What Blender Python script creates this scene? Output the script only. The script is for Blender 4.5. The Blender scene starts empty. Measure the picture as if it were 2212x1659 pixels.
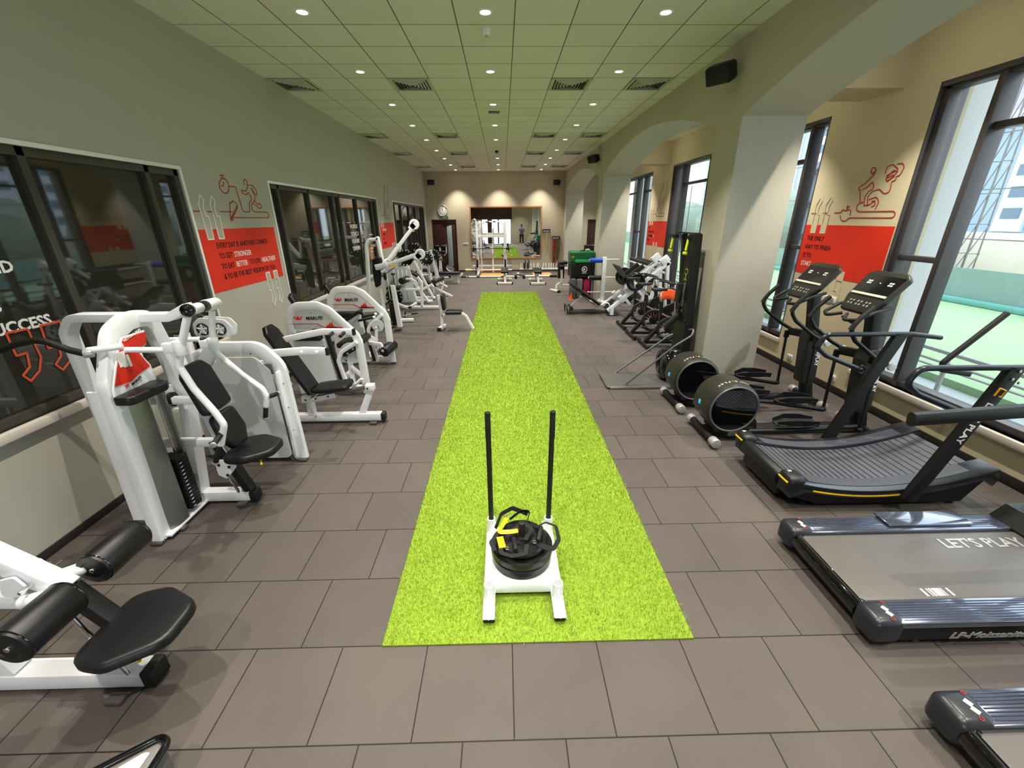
import bpy, bmesh, math, random
from mathutils import Vector, Matrix, Quaternion
from math import sin, cos, pi, radians as R_
random.seed(7)
SC = bpy.context.scene
COL = SC.collection
# ------------------------------------------------ camera
F_, PI_, YA_, RO_, CH = 899.57, .3787, .0183, -.0074, 2.31
def ray(u, v):
    a, b = (u-1106)/F_, (v-829.5)/F_
    a, b = a*cos(RO_)+b*sin(RO_), -a*sin(RO_)+b*cos(RO_)
    y = cos(PI_)-b*sin(PI_); z = -sin(PI_)-b*cos(PI_)
    return Vector((a*cos(YA_)+y*sin(YA_), -a*sin(YA_)+y*cos(YA_), z))
def at(u, v, X=None, Y=None, Z=None):
    "point of the room seen in the photo at (u, v), on a known plane"
    d = ray(u, v)
    t = X/d.x if X is not None else (Y/d.y if Y is not None else (Z-CH)/d.z)
    return Vector((0, 0, CH))+d*t
fw = ray(1106, 829.5).normalized()
rt = (ray(1107, 829.5)-ray(1106, 829.5)).normalized()
up = rt.cross(fw).normalized()
cd = bpy.data.cameras.new('camera'); cam = bpy.data.objects.new('camera', cd); COL.objects.link(cam)
cd.sensor_fit = 'HORIZONTAL'; cd.sensor_width = 36; cd.lens = F_/2212*36; cd.clip_start = .05; cd.clip_end = 400
cam.matrix_world = Matrix(((rt.x, up.x, -fw.x, 0), (rt.y, up.y, -fw.y, 0), (rt.z, up.z, -fw.z, CH), (0, 0, 0, 1)))
SC.camera = cam
# ------------------------------------------------ view, sky, lights
vs = SC.view_settings
SC.display_settings.display_device = 'sRGB'
vs.view_transform = 'Standard'; vs.look = 'None'; vs.gamma = 1; vs.use_curve_mapping = False; vs.exposure = .38
SC.cycles.max_bounces = 8; SC.cycles.diffuse_bounces = 4; SC.cycles.glossy_bounces = 4; SC.cycles.caustics_reflective = False; SC.cycles.caustics_refractive = False; SC.cycles.sample_clamp_indirect = 6
w = bpy.data.worlds.new('sky'); SC.world = w; w.use_nodes = True
nt = w.node_tree; nt.nodes.clear()
wo = nt.nodes.new('ShaderNodeOutputWorld'); bg = nt.nodes.new('ShaderNodeBackground')
bg.inputs['Color'].default_value = (.86, .92, 1, 1); bg.inputs['Strength'].default_value = 3.0
nt.links.new(bg.outputs[0], wo.inputs[0])
LX_LW, LX_RW, BACK, CEIL, BEAM, BEAMB = -3.4, 4.6, 20.2, 4.211, 2.78, 3.54
REAR = -3.4
SPOT_W = 270
LIGHTS = []
def lamp(x, y, z, energy, size=R_(84), blend=.75, col=(1, .93, .82), rad=.02, tilt=None):
    l = bpy.data.lights.new('spot', 'SPOT'); l.energy = energy; l.spot_size = size; l.spot_blend = blend
    l.color = col; l.shadow_soft_size = rad
    o = bpy.data.objects.new('downlight_lamp', l); COL.objects.link(o); o.location = (x, y, z)
    if tilt: o.rotation_euler = tilt
    LIGHTS.append(o); return o
LAMP_XY = [(x, 5.2+1.8*k) for k in range(-4, 9) for x in (-1.943, -.142, 1.659)]
for x, y in LAMP_XY: lamp(x, y, CEIL-.03, SPOT_W)
ALC_XY = [(3.79, y) for y in (-1.6, .6, 2.6, 4.7, 7.0, 9.4, 11.8, 14.2, 16.6, 18.8)]
for x, y in ALC_XY: lamp(x, y, CEIL-.03, SPOT_W*1.15)
# ------------------------------------------------ materials
MATS = {}
def lin(c):
    if isinstance(c, str):
        c = [int(c[i:i+2], 16)/255 for i in (0, 2, 4)]
        c = [x/12.92 if x <= .04045 else ((x+.055)/1.055)**2.4 for x in c]
    return (c[0], c[1], c[2], 1)
def mat(name, col, rough=.5, metal=0, spec=.5, noise=0, nscale=40, bump=0, bscale=200, coat=0, emit=0, trans=0, ior=1.45, nlo=None, alpha=1, rvar=0):
    if name in MATS: return MATS[name]
    m = bpy.data.materials.new(name); m.use_nodes = True
    nt = m.node_tree; b = nt.nodes['Principled BSDF']
    c = lin(col); b.inputs['Base Color'].default_value = c
    b.inputs['Roughness'].default_value = rough; b.inputs['Metallic'].default_value = metal
    b.inputs['Specular IOR Level'].default_value = spec; b.inputs['Coat Weight'].default_value = coat
    b.inputs['Transmission Weight'].default_value = trans; b.inputs['IOR'].default_value = ior
    b.inputs['Alpha'].default_value = alpha
    if emit:
        b.inputs['Emission Color'].default_value = c; b.inputs['Emission Strength'].default_value = emit
    tc = nt.nodes.new('ShaderNodeTexCoord')
    n = nt.nodes.new('ShaderNodeTexNoise'); n.inputs['Scale'].default_value = nscale; n.inputs['Detail'].default_value = 5
    nt.links.new(tc.outputs['Object'], n.inputs['Vector'])
    k = noise if noise else .04
    mx = nt.nodes.new('ShaderNodeMix'); mx.data_type = 'RGBA'
    mx.inputs[6].default_value = tuple(x*(1-k) for x in c[:3])+(1,); mx.inputs[7].default_value = tuple(min(1, x*(1+k)) for x in c[:3])+(1,)
    if nlo: mx.inputs[6].default_value = lin(nlo)
    nt.links.new(n.outputs['Fac'], mx.inputs[0]); nt.links.new(mx.outputs[2], b.inputs['Base Color'])
    if rvar:
        mr = nt.nodes.new('ShaderNodeMapRange'); mr.inputs[3].default_value = max(0, rough-rvar); mr.inputs[4].default_value = rough+rvar
        nt.links.new(n.outputs['Fac'], mr.inputs[0]); nt.links.new(mr.outputs[0], b.inputs['Roughness'])
    if bump:
        n2 = nt.nodes.new('ShaderNodeTexNoise'); n2.inputs['Scale'].default_value = bscale; n2.inputs['Detail'].default_value = 4
        bp = nt.nodes.new('ShaderNodeBump'); bp.inputs['Strength'].default_value = bump; bp.inputs['Distance'].default_value = .002
        nt.links.new(tc.outputs['Object'], n2.inputs['Vector']); nt.links.new(n2.outputs['Fac'], bp.inputs['Height']); nt.links.new(bp.outputs[0], b.inputs['Normal'])
    MATS[name] = m; return m
WHITE = mat('white powder coat', 'E9EBED', .32, bump=.08, bscale=500)
IVORY = mat('ivory powder coat', 'E8E2D2', .4)
SHROUD = mat('pale grey shroud', 'CFD2D2', .4)
BLACK = mat('black paint', '0E0E0F', .5, bump=.05)
VINYL = mat('black vinyl', '0F0F11', .36, bump=.35, bscale=350, spec=.5)
RUBBER = mat('black rubber', '111110', .6, bump=.3, bscale=300)
GRIP = mat('grip foam', '111110', .55, bump=.4, bscale=400)
PLASTIC = mat('dark plastic', '101111', .42, bump=.1)
GLOSS = mat('gloss black', '060608', .08, coat=.5)
OLIVE = mat('charcoal shell', '2A2A25', .36, bump=.1)
CHROME = mat('chrome', 'D8D8D8', .15, 1)
STEEL = mat('brushed steel', '9A9A98', .42, 1, rvar=.08, nscale=8)
GREY = mat('grey metal', '6E6E6C', .4, .6)
SILVER = mat('silver plastic', 'A9A9A7', .35, .3)
FOOT = mat('brown rubber foot', '4A4340', .6)
RED = mat('red placard', 'DC2A1C', .35)
REDINK = mat('red paint line', 'B3262A', .6)
ORANGE = mat('orange plastic', 'F0571E', .45)
YELLOW = mat('yellow', 'F2C400', .4)
NEON = mat('neon yellow', 'D4E600', .4)
INKW = mat('white lettering', 'F0F0EE', .5)
INKB = mat('black lettering', '16110F', .6)
INKG = mat('grey lettering', '8E8E8C', .4)
GOLD = mat('gold lettering', 'DDA01E', .4)
BLUE = mat('blue foam', '1F52C4', .5)
CYAN = mat('cyan light', '19B6E0', .3, emit=.6)
WOOD = mat('brown wood', '3E2219', .4, noise=.35, nscale=6)
PLY = mat('orange wood board', 'D98A45', .45, noise=.2, nscale=5)
MAROON = mat('maroon paint', '4A0E14', .3, coat=.4)
GREENB = mat('green vinyl', '0E6B3C', .45, bump=.2)
TEXT_N = [0]
# ------------------------------------------------ shape builders: every one returns (verts, faces) in room coordinates
def V3(p): return p if isinstance(p, Vector) else Vector(p)
def ex(bm):
    vs_ = [v.co.copy() for v in bm.verts]; bm.verts.index_update()
    fs = [[v.index for v in f.verts] for f in bm.faces]; bm.free(); return vs_, fs
def frame(d, upv=(0, 0, 1)):
    d = V3(d).normalized(); u = V3(upv)
    if abs(d.dot(u.normalized())) > .98: u = Vector((0, 1, 0)) if abs(d.y) < .9 else Vector((1, 0, 0))
    x = u.cross(d).normalized(); y = d.cross(x).normalized()
    return x, y
def box(c, s, rot=None, bev=.004, seg=2):
    bm = bmesh.new(); bmesh.ops.create_cube(bm, size=1)
    for v in bm.verts: v.co = Vector((v.co.x*s[0], v.co.y*s[1], v.co.z*s[2]))
    b = min(bev, min(s)*.48)
    if b > .0008: bmesh.ops.bevel(bm, geom=bm.edges[:], offset=b, segments=seg, profile=.5, affect='EDGES')
    if rot is not None:
        M = rot if isinstance(rot, Matrix) else (Matrix.Rotation(rot[2], 3, 'Z') @ Matrix.Rotation(rot[1], 3, 'Y') @ Matrix.Rotation(rot[0], 3, 'X'))
        for v in bm.verts: v.co = M @ v.co
    c = V3(c)
    for v in bm.verts: v.co += c
    return ex(bm)
def bb(a, b, bev=.004, seg=2):
    a, b = V3(a), V3(b)
    return box((a+b)/2, [abs(x) for x in (b-a)], None, bev, seg)
def fillet(pts, r, n=5, closed=False):
    pts = [V3(p) for p in pts]
    if r <= 0: return pts
    out = []; N = len(pts)
    for i, p in enumerate(pts):
        if not closed and i in (0, N-1): out.append(p); continue
        a = pts[i-1]; b = pts[(i+1) % N]
        d1 = a-p; d2 = b-p; l1, l2 = d1.length, d2.length
        if l1 < 1e-6 or l2 < 1e-6: continue
        d1 /= l1; d2 /= l2; ang = d1.angle(d2)
        if ang > 3.1: out.append(p); continue
        t = min(r/math.tan(ang/2), l1*.48, l2*.48)
        s, e = p+d1*t, p+d2*t
        for k in range(n+1):
            q = k/n
            out.append(s*(1-q)**2+p*2*q*(1-q)+e*q*q)
    return out
def sweep(pts, prof, fil=0, upv=(0, 0, 1), closed=False, n=5, cap=True, scale=None):
    P = fillet(pts, fil, n, closed); N = len(P); vs_ = []; fs = []; m = len(prof)
    # parallel transport
    T = []
    for i in range(N):
        if closed: t = P[(i+1) % N]-P[i-1]
        elif i == 0: t = P[1]-P[0]
        elif i == N-1: t = P[-1]-P[-2]
        else: t = (P[i+1]-P[i]).normalized()+(P[i]-P[i-1]).normalized()
        T.append(t.normalized())
    x, y = frame(T[0], upv)
    X = []
    for i in range(N):
        if i:
            q = T[i-1].rotation_difference(T[i]); x = q @ x; y = q @ y
        X.append((x.copy(), y.copy()))
    for i in range(N):
        x, y = X[i]; s = 1
        if 0 < i < N-1 and not closed or closed:
            a = (P[i]-P[i-1]).normalized(); c = max(.5, a.dot(T[i])); s = 1/c if fil <= 0 else 1
        k = scale(i/(N-1)) if scale else 1
        for (a, b) in prof: vs_.append(P[i]+(x*a+y*b)*k)
    for i in range(N if closed else N-1):
        j = (i+1) % N
        for k in range(m):
            l = (k+1) % m
            fs.append([i*m+k, i*m+l, j*m+l, j*m+k])
    if not closed and cap:
        fs.append(list(range(m-1, -1, -1))); fs.append([(N-1)*m+k for k in range(m)])
    return vs_, fs
def circ(r, n=12): return [(r*cos(2*pi*k/n), r*sin(2*pi*k/n)) for k in range(n)]
def rrect(w, h, r=.006, n=2):
    r = min(r, w*.49, h*.49); o = []
    for cx, cy, a0 in ((w/2-r, h/2-r, 0), (-w/2+r, h/2-r, pi/2), (-w/2+r, -h/2+r, pi), (w/2-r, -h/2+r, 3*pi/2)):
        for k in range(n+1):
            a = a0+k*pi/2/n; o.append((cx+r*cos(a), cy+r*sin(a)))
    return o
def tube(pts, r=.015, fil=.05, n=12, closed=False, seg=6): return sweep(pts, circ(r, n), fil, closed=closed, n=seg)
def bar(pts, w=.05, h=.05, fil=0, upv=(0, 0, 1), closed=False, r=.006, seg=6):
    "box section bar: w sideways, h along upv"
    if len(pts) > 2 and fil <= 0: fil = .01
    return sweep(pts, rrect(w, h, r), fil, upv, closed, seg)
def cyl(a, b, r, bev=.003, n=24, r2=None):
    a, b = V3(a), V3(b); L = (b-a).length; r2 = r if r2 is None else r2
    bev = min(bev, L*.45, r*.9)
    return lathe([(0, 0), (r-bev, 0), (r-bev*.3, bev*.3), (r, bev), (r2, L-bev), (r2-bev*.3, L-bev*.3), (r2-bev, L), (0, L)], a, b-a, n)
def lathe(prof, o, ax=(0, 0, 1), n=28):
    ax = V3(ax).normalized(); x, y = frame(ax); o = V3(o); vs_ = []; fs = []; idx = []
    for r, h in prof:
        if r < 1e-6: idx.append([len(vs_)]); vs_.append(o+ax*h)
        else:
            idx.append(list(range(len(vs_), len(vs_)+n)))
            for k in range(n):
                a = 2*pi*k/n; vs_.append(o+ax*h+x*(r*cos(a))+y*(r*sin(a)))
    for i in range(len(prof)-1):
        A, B = idx[i], idx[i+1]
        for k in range(n):
            l = (k+1) % n
            if len(A) == 1 and len(B) == 1: break
            if len(A) == 1: fs.append([A[0], B[l], B[k]])
            elif len(B) == 1: fs.append([A[k], A[l], B[0]])
            else: fs.append([A[k], A[l], B[l], B[k]])
    return vs_, fs
def ring(c, ax, R, r, n=40, m=10):
    ax = V3(ax).normalized(); x, y = frame(ax); c = V3(c)
    return sweep([c+x*(R*cos(2*pi*k/n))+y*(R*sin(2*pi*k/n)) for k in range(n)], circ(r, m), 0, closed=True, upv=ax)
def ball(c, r, sx=1, sy=1, sz=1, n=20):
    c = V3(c); pr = [(r*sin(pi*k/12)*1.0, -r*cos(pi*k/12)) for k in range(13)]
    pr[0] = (0, -r); pr[-1] = (0, r)
    v, f = lathe(pr, (0, 0, 0), (0, 0, 1), n)
    return [Vector((p.x*sx, p.y*sy, p.z*sz))+c for p in v], f
def plate(poly, o, ux, uy, th, fil=0, bev=.002, seg=1, holes=None):
    "flat polygon (2D pts) in plane o + a*ux + b*uy, extruded by th along ux x uy, edges softened"
    o, ux, uy = V3(o), V3(ux).normalized(), V3(uy); uy = (uy-ux*uy.dot(ux)).normalized()
    nn = ux.cross(uy)
    P = fillet([Vector((a, b, 0)) for a, b in poly], fil, 5, True) if fil else [Vector((a, b, 0)) for a, b in poly]
    bm = bmesh.new()
    vv = [bm.verts.new(o+ux*p.x+uy*p.y) for p in P]
    f = bm.faces.new(vv); f.normal_update()
    r = bmesh.ops.extrude_face_region(bm, geom=[f])
    for g in r['geom']:
        if isinstance(g, bmesh.types.BMVert): g.co += nn*th
    bmesh.ops.recalc_face_normals(bm, faces=bm.faces[:])
    b = min(bev, abs(th)*.48)
    if b > .0006:
        capE = [e for e in bm.edges if all(abs((v.co-o).dot(nn)) < 1e-5 for v in e.verts) or all(abs((v.co-o).dot(nn)-th) < 1e-5 for v in e.verts)]
        bmesh.ops.bevel(bm, geom=capE, offset=b, segments=seg, profile=.5, affect='EDGES', clamp_overlap=True)
    return ex(bm)
def pad(c, s, rot=None, r=None):
    "upholstered cushion"
    return box(c, s, rot, r or min(s)*.38, 4)
def dirs(d, upv=(0, 0, 1)):
    "matrix with local Y along d, Z near upv"
    y = V3(d).normalized(); x = y.cross(V3(upv)).normalized(); z = x.cross(y)
    return Matrix((x, y, z)).transposed()
def xf(sh, M):
    return [M @ v for v in sh[0]], sh[1]
def text(s, size, o, ux, uy, depth=.003, bold=0, width=None, align='LEFT', shear=0, kx=1):
    "flat solid lettering; ux reading direction, uy up the letters"
    cu = bpy.data.curves.new('t', 'FONT'); cu.body = s; cu.size = size; cu.extrude = depth/2; cu.offset = bold*size; cu.resolution_u = 2; cu.align_x = align
    cu.shear = shear
    ob = bpy.data.objects.new('t', cu); COL.objects.link(ob)
    dg = bpy.context.evaluated_depsgraph_get(); me = ob.evaluated_get(dg).to_mesh()
    ux, uy = V3(ux).normalized(), V3(uy).normalized(); nn = ux.cross(uy); o = V3(o)
    pts = [v.co.copy() for v in me.vertices]; fs = [list(p.vertices) for p in me.polygons]
    ob.evaluated_get(dg).to_mesh_clear(); bpy.data.objects.remove(ob); bpy.data.curves.remove(cu)
    k = kx
    if width and pts:
        w0 = max(p.x for p in pts)-min(p.x for p in pts); k = width/w0
    return [o+ux*p.x*k+uy*p.y+nn*(p.z+depth/2) for p in pts], fs
def mesh_of(name, shapes, org, m, inv=None, sharp=35):
    vs_ = []; fs = []; inv = inv or Matrix.Identity(4)
    for sh in shapes:
        b = len(vs_); vs_ += [inv @ (v-org) for v in sh[0]]; fs += [[i+b for i in f] for f in sh[1]]
    me = bpy.data.meshes.new(name); me.from_pydata([tuple(v) for v in vs_], [], fs); me.validate()
    bm = bmesh.new(); bm.from_mesh(me); ca = cos(R_(sharp))
    bmesh.ops.recalc_face_normals(bm, faces=bm.faces[:])
    for f in bm.faces: f.smooth = True
    for e in bm.edges:
        if len(e.link_faces) == 2:
            if e.link_faces[0].normal.dot(e.link_faces[1].normal) < ca: e.smooth = False
        else: e.smooth = False
    bm.to_mesh(me); bm.free(); me.materials.append(m)
    return me
class T:
    "one thing: an Empty at its base with its parts as children"
    def __init__(s, name, label, cat, base, group=None, rz=0):
        o = bpy.data.objects.new(name, None); COL.objects.link(o); o.empty_display_size = .1
        o.location = V3(base); o.rotation_euler = (0, 0, rz); o['label'] = label; o['category'] = cat
        if group: o['group'] = group
        s.o = o; s.org = V3(base); s.inv = Matrix.Rotation(-rz, 4, 'Z'); s.rz = rz
    def p(s, name, m, *shapes, label=None, par=None, kind=None):
        me = mesh_of(name, shapes, s.org, m, s.inv)
        o = bpy.data.objects.new(name, me); COL.objects.link(o); o.parent = par or s.o
        if label: o['label'] = label
        if kind: o['kind'] = kind
        return o
def one(name, label, cat, m, base, *shapes, group=None, kind=None):
    "a thing that is one mesh"
    base = V3(base); me = mesh_of(name, shapes, base, m)
    o = bpy.data.objects.new(name, me); COL.objects.link(o); o.location = base
    if label: o['label'] = label
    if cat: o['category'] = cat
    if group: o['group'] = group
    if kind: o['kind'] = kind
    return o
def struct(name, m, *shapes, par=None, label=None):
    me = mesh_of(name, shapes, Vector((0, 0, 0)), m)
    o = bpy.data.objects.new(name, me); COL.objects.link(o)
    if par: o.parent = par
    else: o['kind'] = 'structure'
    if label: o['label'] = label
    return o
def clone(t, loc, label=None, rz=None, group=None):
    src = t.o if isinstance(t, T) else t
    def cp(o, par):
        c = o.copy(); COL.objects.link(c)
        if par: c.parent = par
        for ch in list(o.children): cp(ch, c)
        return c
    r = cp(src, None); r.location = V3(loc)
    if rz is not None: r.rotation_euler = (0, 0, rz)
    if label: r['label'] = label
    if group: r['group'] = group
    return r
# ================================================ the room
def node_mat(name, build, rough=.7):
    m = bpy.data.materials.new(name); m.use_nodes = True; nt = m.node_tree; b = nt.nodes['Principled BSDF']
    b.inputs['Roughness'].default_value = rough
    build(nt, b, lambda t: nt.nodes.new('ShaderNode'+t), lambda a, c: nt.links.new(a, c)); MATS[name] = m; return m
def brick(N, L, tc, sx, sy, w, h, mortar, off, c1, c2, cm, smooth=.1):
    mp = N('Mapping'); mp.inputs['Location'].default_value = (-sx, -sy, 0); L(tc.outputs['Object'], mp.inputs[0])
    bt = N('TexBrick'); bt.offset = off; bt.offset_frequency = 2; bt.squash = 1; bt.inputs['Scale'].default_value = 1
    bt.inputs['Brick Width'].default_value = w; bt.inputs['Row Height'].default_value = h; bt.inputs['Mortar Size'].default_value = mortar
    bt.inputs['Mortar Smooth'].default_value = smooth
    bt.inputs['Color1'].default_value = lin(c1); bt.inputs['Color2'].default_value = lin(c2); bt.inputs['Mortar'].default_value = lin(cm)
    L(mp.outputs[0], bt.inputs[0]); return bt
def floor_b(nt, b, N, L):
    tc = N('TexCoord'); t = .4913
    bt = brick(N, L, tc, -.716-t*.5, 1.2153-t*3, t, t, .0036, .5, '544E49', '4E4844', '12100E', .2)
    n = N('TexNoise'); n.inputs['Scale'].default_value = 260; n.inputs['Detail'].default_value = 3; L(tc.outputs['Object'], n.inputs[0])
    n2 = N('TexNoise'); n2.inputs['Scale'].default_value = 1.6; n2.inputs['Detail'].default_value = 6; L(tc.outputs['Object'], n2.inputs[0])
    r = N('ValToRGB'); r.color_ramp.elements[0].position = .3; r.color_ramp.elements[0].color = (.72, .72, .72, 1); r.color_ramp.elements[1].position = .7; r.color_ramp.elements[1].color = (1.22, 1.2, 1.18, 1); L(n.outputs['Fac'], r.inputs[0])
    r2 = N('ValToRGB'); r2.color_ramp.elements[0].position = .3; r2.color_ramp.elements[0].color = (.86, .86, .86, 1); r2.color_ramp.elements[1].position = .75; r2.color_ramp.elements[1].color = (1.1, 1.1, 1.1, 1); L(n2.outputs['Fac'], r2.inputs[0])
    m1 = N('Mix'); m1.data_type = 'RGBA'; m1.blend_type = 'MULTIPLY'; m1.inputs[0].default_value = 1; L(bt.outputs['Color'], m1.inputs[6]); L(r.outputs[0], m1.inputs[7])
    m2 = N('Mix'); m2.data_type = 'RGBA'; m2.blend_type = 'MULTIPLY'; m2.inputs[0].default_value = 1; L(m1.outputs[2], m2.inputs[6]); L(r2.outputs[0], m2.inputs[7])
    L(m2.outputs[2], b.inputs['Base Color'])
    ad = N('Math'); ad.operation = 'MULTIPLY_ADD'; ad.inputs[1].default_value = -2.5; L(bt.outputs['Fac'], ad.inputs[0]); L(n.outputs['Fac'], ad.inputs[2])
    bp = N('Bump'); bp.inputs['Strength'].default_value = .5; bp.inputs['Distance'].default_value = .002; L(ad.outputs[0], bp.inputs['Height']); L(bp.outputs[0], b.inputs['Normal'])
    b.inputs['Roughness'].default_value = .62; b.inputs['Specular IOR Level'].default_value = .35
FLOORM = node_mat('rubber tiles', floor_b)
def ceil_b(nt, b, N, L):
    tc = N('TexCoord')
    bt = brick(N, L, tc, -2.843-.006, 5.494-.006, .6, .6, .006, 0, 'E4E3D8', 'DDDCD0', '55564A', .1)
    L(bt.outputs['Color'], b.inputs['Base Color'])
    n = N('TexNoise'); n.inputs['Scale'].default_value = 180; L(tc.outputs['Object'], n.inputs[0])
    ad = N('Math'); ad.operation = 'MULTIPLY_ADD'; ad.inputs[1].default_value = -3; L(bt.outputs['Fac'], ad.inputs[0]); L(n.outputs['Fac'], ad.inputs[2])
    bp = N('Bump'); bp.inputs['Strength'].default_value = .25; bp.inputs['Distance'].default_value = .003; L(ad.outputs[0], bp.inputs['Height']); L(bp.outputs[0], b.inputs['Normal'])
    b.inputs['Roughness'].default_value = .85
CEILM = node_mat('ceiling tiles', ceil_b)
PAINTL = mat('wall paint grey', 'B3B0A2', .7, noise=.03, nscale=3, bump=.12, bscale=120)
PAINTB = mat('wall paint sand', 'BBB19A', .7, noise=.03, nscale=3, bump=.12, bscale=120)
PAINTR = mat('wall paint cream', 'D2C6A6', .7, noise=.04, nscale=2, bump=.12, bscale=120)
PAINTP = mat('pillar paint', 'BDB8A8', .7, noise=.03, nscale=3, bump=.12, bscale=120)
FRAMEL = mat('window frame bronze', '46423A', .45, .2)
FRAMER = mat('window frame grey', '4E4A4B', .4, .35)
SILLM = mat('sill stone', 'CFC8BC', .4)
SKIRT = mat('skirting black', '24211F', .6)
DGLASS = mat('tinted dark glass', '2B2C24', .03, spec=1, noise=.3, nscale=2)  # base colour lifted to paint in a grey-olive veil of reflections
def pane_b(nt, b, N, L):
    nt.nodes.remove(b); o = nt.nodes['Material Output']
    t = N('BsdfTransparent'); t.inputs[0].default_value = (.93, .97, .97, 1); g = N('BsdfGlossy'); g.inputs['Roughness'].default_value = .02
    f = N('LayerWeight'); f.inputs[0].default_value = .15; q = N('MapRange'); q.inputs[3].default_value = .03; q.inputs[4].default_value = .22; L(f.outputs['Fresnel'], q.inputs[0]); m = N('MixShader'); L(q.outputs[0], m.inputs[0]); L(t.outputs[0], m.inputs[1]); L(g.outputs[0], m.inputs[2]); L(m.outputs[0], o.inputs[0])
m = bpy.data.materials.new('clear glass'); m.use_nodes = True; GLASS = m
pane_b(m.node_tree, m.node_tree.nodes['Principled BSDF'], lambda t: m.node_tree.nodes.new('ShaderNode'+t), lambda a, c: m.node_tree.links.new(a, c))
RW2 = LX_RW+.36
struct('floor', FLOORM, bb((LX_LW-.3, REAR-.2, -.12), (RW2, BACK+.3, 0), 0))
struct('ceiling', CEILM, bb((LX_LW-.3, REAR-.2, CEIL), (RW2, BACK+.3, CEIL+.1), 0))
def wall_with_openings(x0, x1, ops, z0, z1, y0, y1):
    s = [bb((x0, y0, 0), (x1, y1, z0), 0), bb((x0, y0, z1), (x1, y1, CEIL), 0)]
    e = y0
    for a, b in ops+[(y1, None)]:
        if a > e: s.append(bb((x0, e, z0), (x1, a, z1), 0))
        e = b
    return s
LOPS = [(-.6, 4.97), (6.78, 12.31), (14.08, 19.6)]; LZ0, LZ1 = .985, 2.81
ROPS = [(-.5, 5.1), (6.66, 12.4), (14.02, 19.6)]; RZ0, RZ1 = .42, 3.6
struct('wall_left', PAINTL, *wall_with_openings(LX_LW-.25, LX_LW, LOPS, LZ0, LZ1, REAR, BACK))
struct('wall_right', PAINTR, *wall_with_openings(LX_RW, RW2, ROPS, RZ0, RZ1, REAR, BACK))
DX0, DX1, DH = -3.2, -2.09, 2.28
struct('wall_back', PAINTB, bb((LX_LW-.25, BACK, 0), (DX0, BACK+.2, CEIL), 0), bb((DX1, BACK, 0), (3.86, BACK+.2, CEIL), 0), bb((DX0, BACK, DH), (DX1, BACK+.2, CEIL), 0),
       bb((3.86, BACK, 2.24), (4.56, BACK+.2, CEIL), 0), bb((4.56, BACK, 0), (RW2, BACK+.2, CEIL), 0))
struct('wall_rear', PAINTB, bb((LX_LW-.25, REAR-.2, 0), (-2.0, REAR, CEIL), 0), bb((.75, REAR-.2, 0), (RW2, REAR, CEIL), 0), bb((-2.0, REAR-.2, 2.2), (.75, REAR, CEIL), 0))
struct('trim_1', WOOD, bb((LX_LW, REAR, 2.22), (.9, REAR+.04, 3.45), .002), label='dark wood panel above the entrance')
struct('window_7', mat('entrance glass daylight', 'DCE8F8', .2, emit=5), bb((-2.0, REAR-.15, 0), (.75, REAR-.12, 2.2), 0), label='bright glass entrance at the rear')
struct('door_3', WOOD, bb((-1.5, REAR-.06, 0), (-1.05, REAR-.02, 2.2)), bb((-.5, REAR-.06, 0), (-.35, REAR-.02, 2.2)))
# arcaded beam: pillars, arches, cross beams
def arc(y0, y1, zs=3.39, rise=.49, n=28):
    h = (y1-y0)/2; Rr = (h*h+rise*rise)/(2*rise); cy = (y0+y1)/2; cz = zs+rise-Rr
    return [(y0+(y1-y0)*k/n, cz+math.sqrt(Rr*Rr-(y0+(y1-y0)*k/n-cy)**2)) for k in range(n+1)]
PIL = [(-1.55, -.91), (5.54, 6.18), (12.63, 13.27), (19.72, BACK)]
sh = []
for (a, b) in ((-.91, 5.54), (6.18, 12.63), (13.27, 19.72)):
    pts = arc(a, b); poly = pts+[(b, CEIL), (a, CEIL)]
    sh.append(plate([(p[0], p[1]) for p in poly], (BEAM, 0, 0), (0, 1, 0), (0, 0, 1), BEAMB-BEAM, bev=0))
pts = [p for p in arc(-8, -1.55) if p[0] > REAR]; sh.append(plate([(REAR, pts[0][1])]+pts+[(-1.55, CEIL), (REAR, CEIL)], (BEAM, 0, 0), (0, 1, 0), (0, 0, 1), BEAMB-BEAM, bev=0))
for a, b in PIL: sh.append(bb((BEAM, a, 0), (BEAMB, b, CEIL), 0))
struct('wall_arcade', PAINTP, *sh)
for i, (a, b) in enumerate(PIL[:3]): struct('trim_%d' % (i+2), PAINTR, bb((BEAMB, a+.02, 3.66), (LX_RW, b-.02, CEIL), 0), label='cross beam above the side aisle')
# skirting
struct('baseboard_left', SKIRT, bb((LX_LW, REAR, 0), (LX_LW+.012, BACK, .07), .002))
struct('baseboard_right', SKIRT, bb((LX_RW-.012, REAR, 0), (LX_RW, BACK, .1), .002))
struct('baseboard_back', SKIRT, bb((DX1+.02, BACK-.012, 0), (3.86, BACK, .06), .002))
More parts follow.
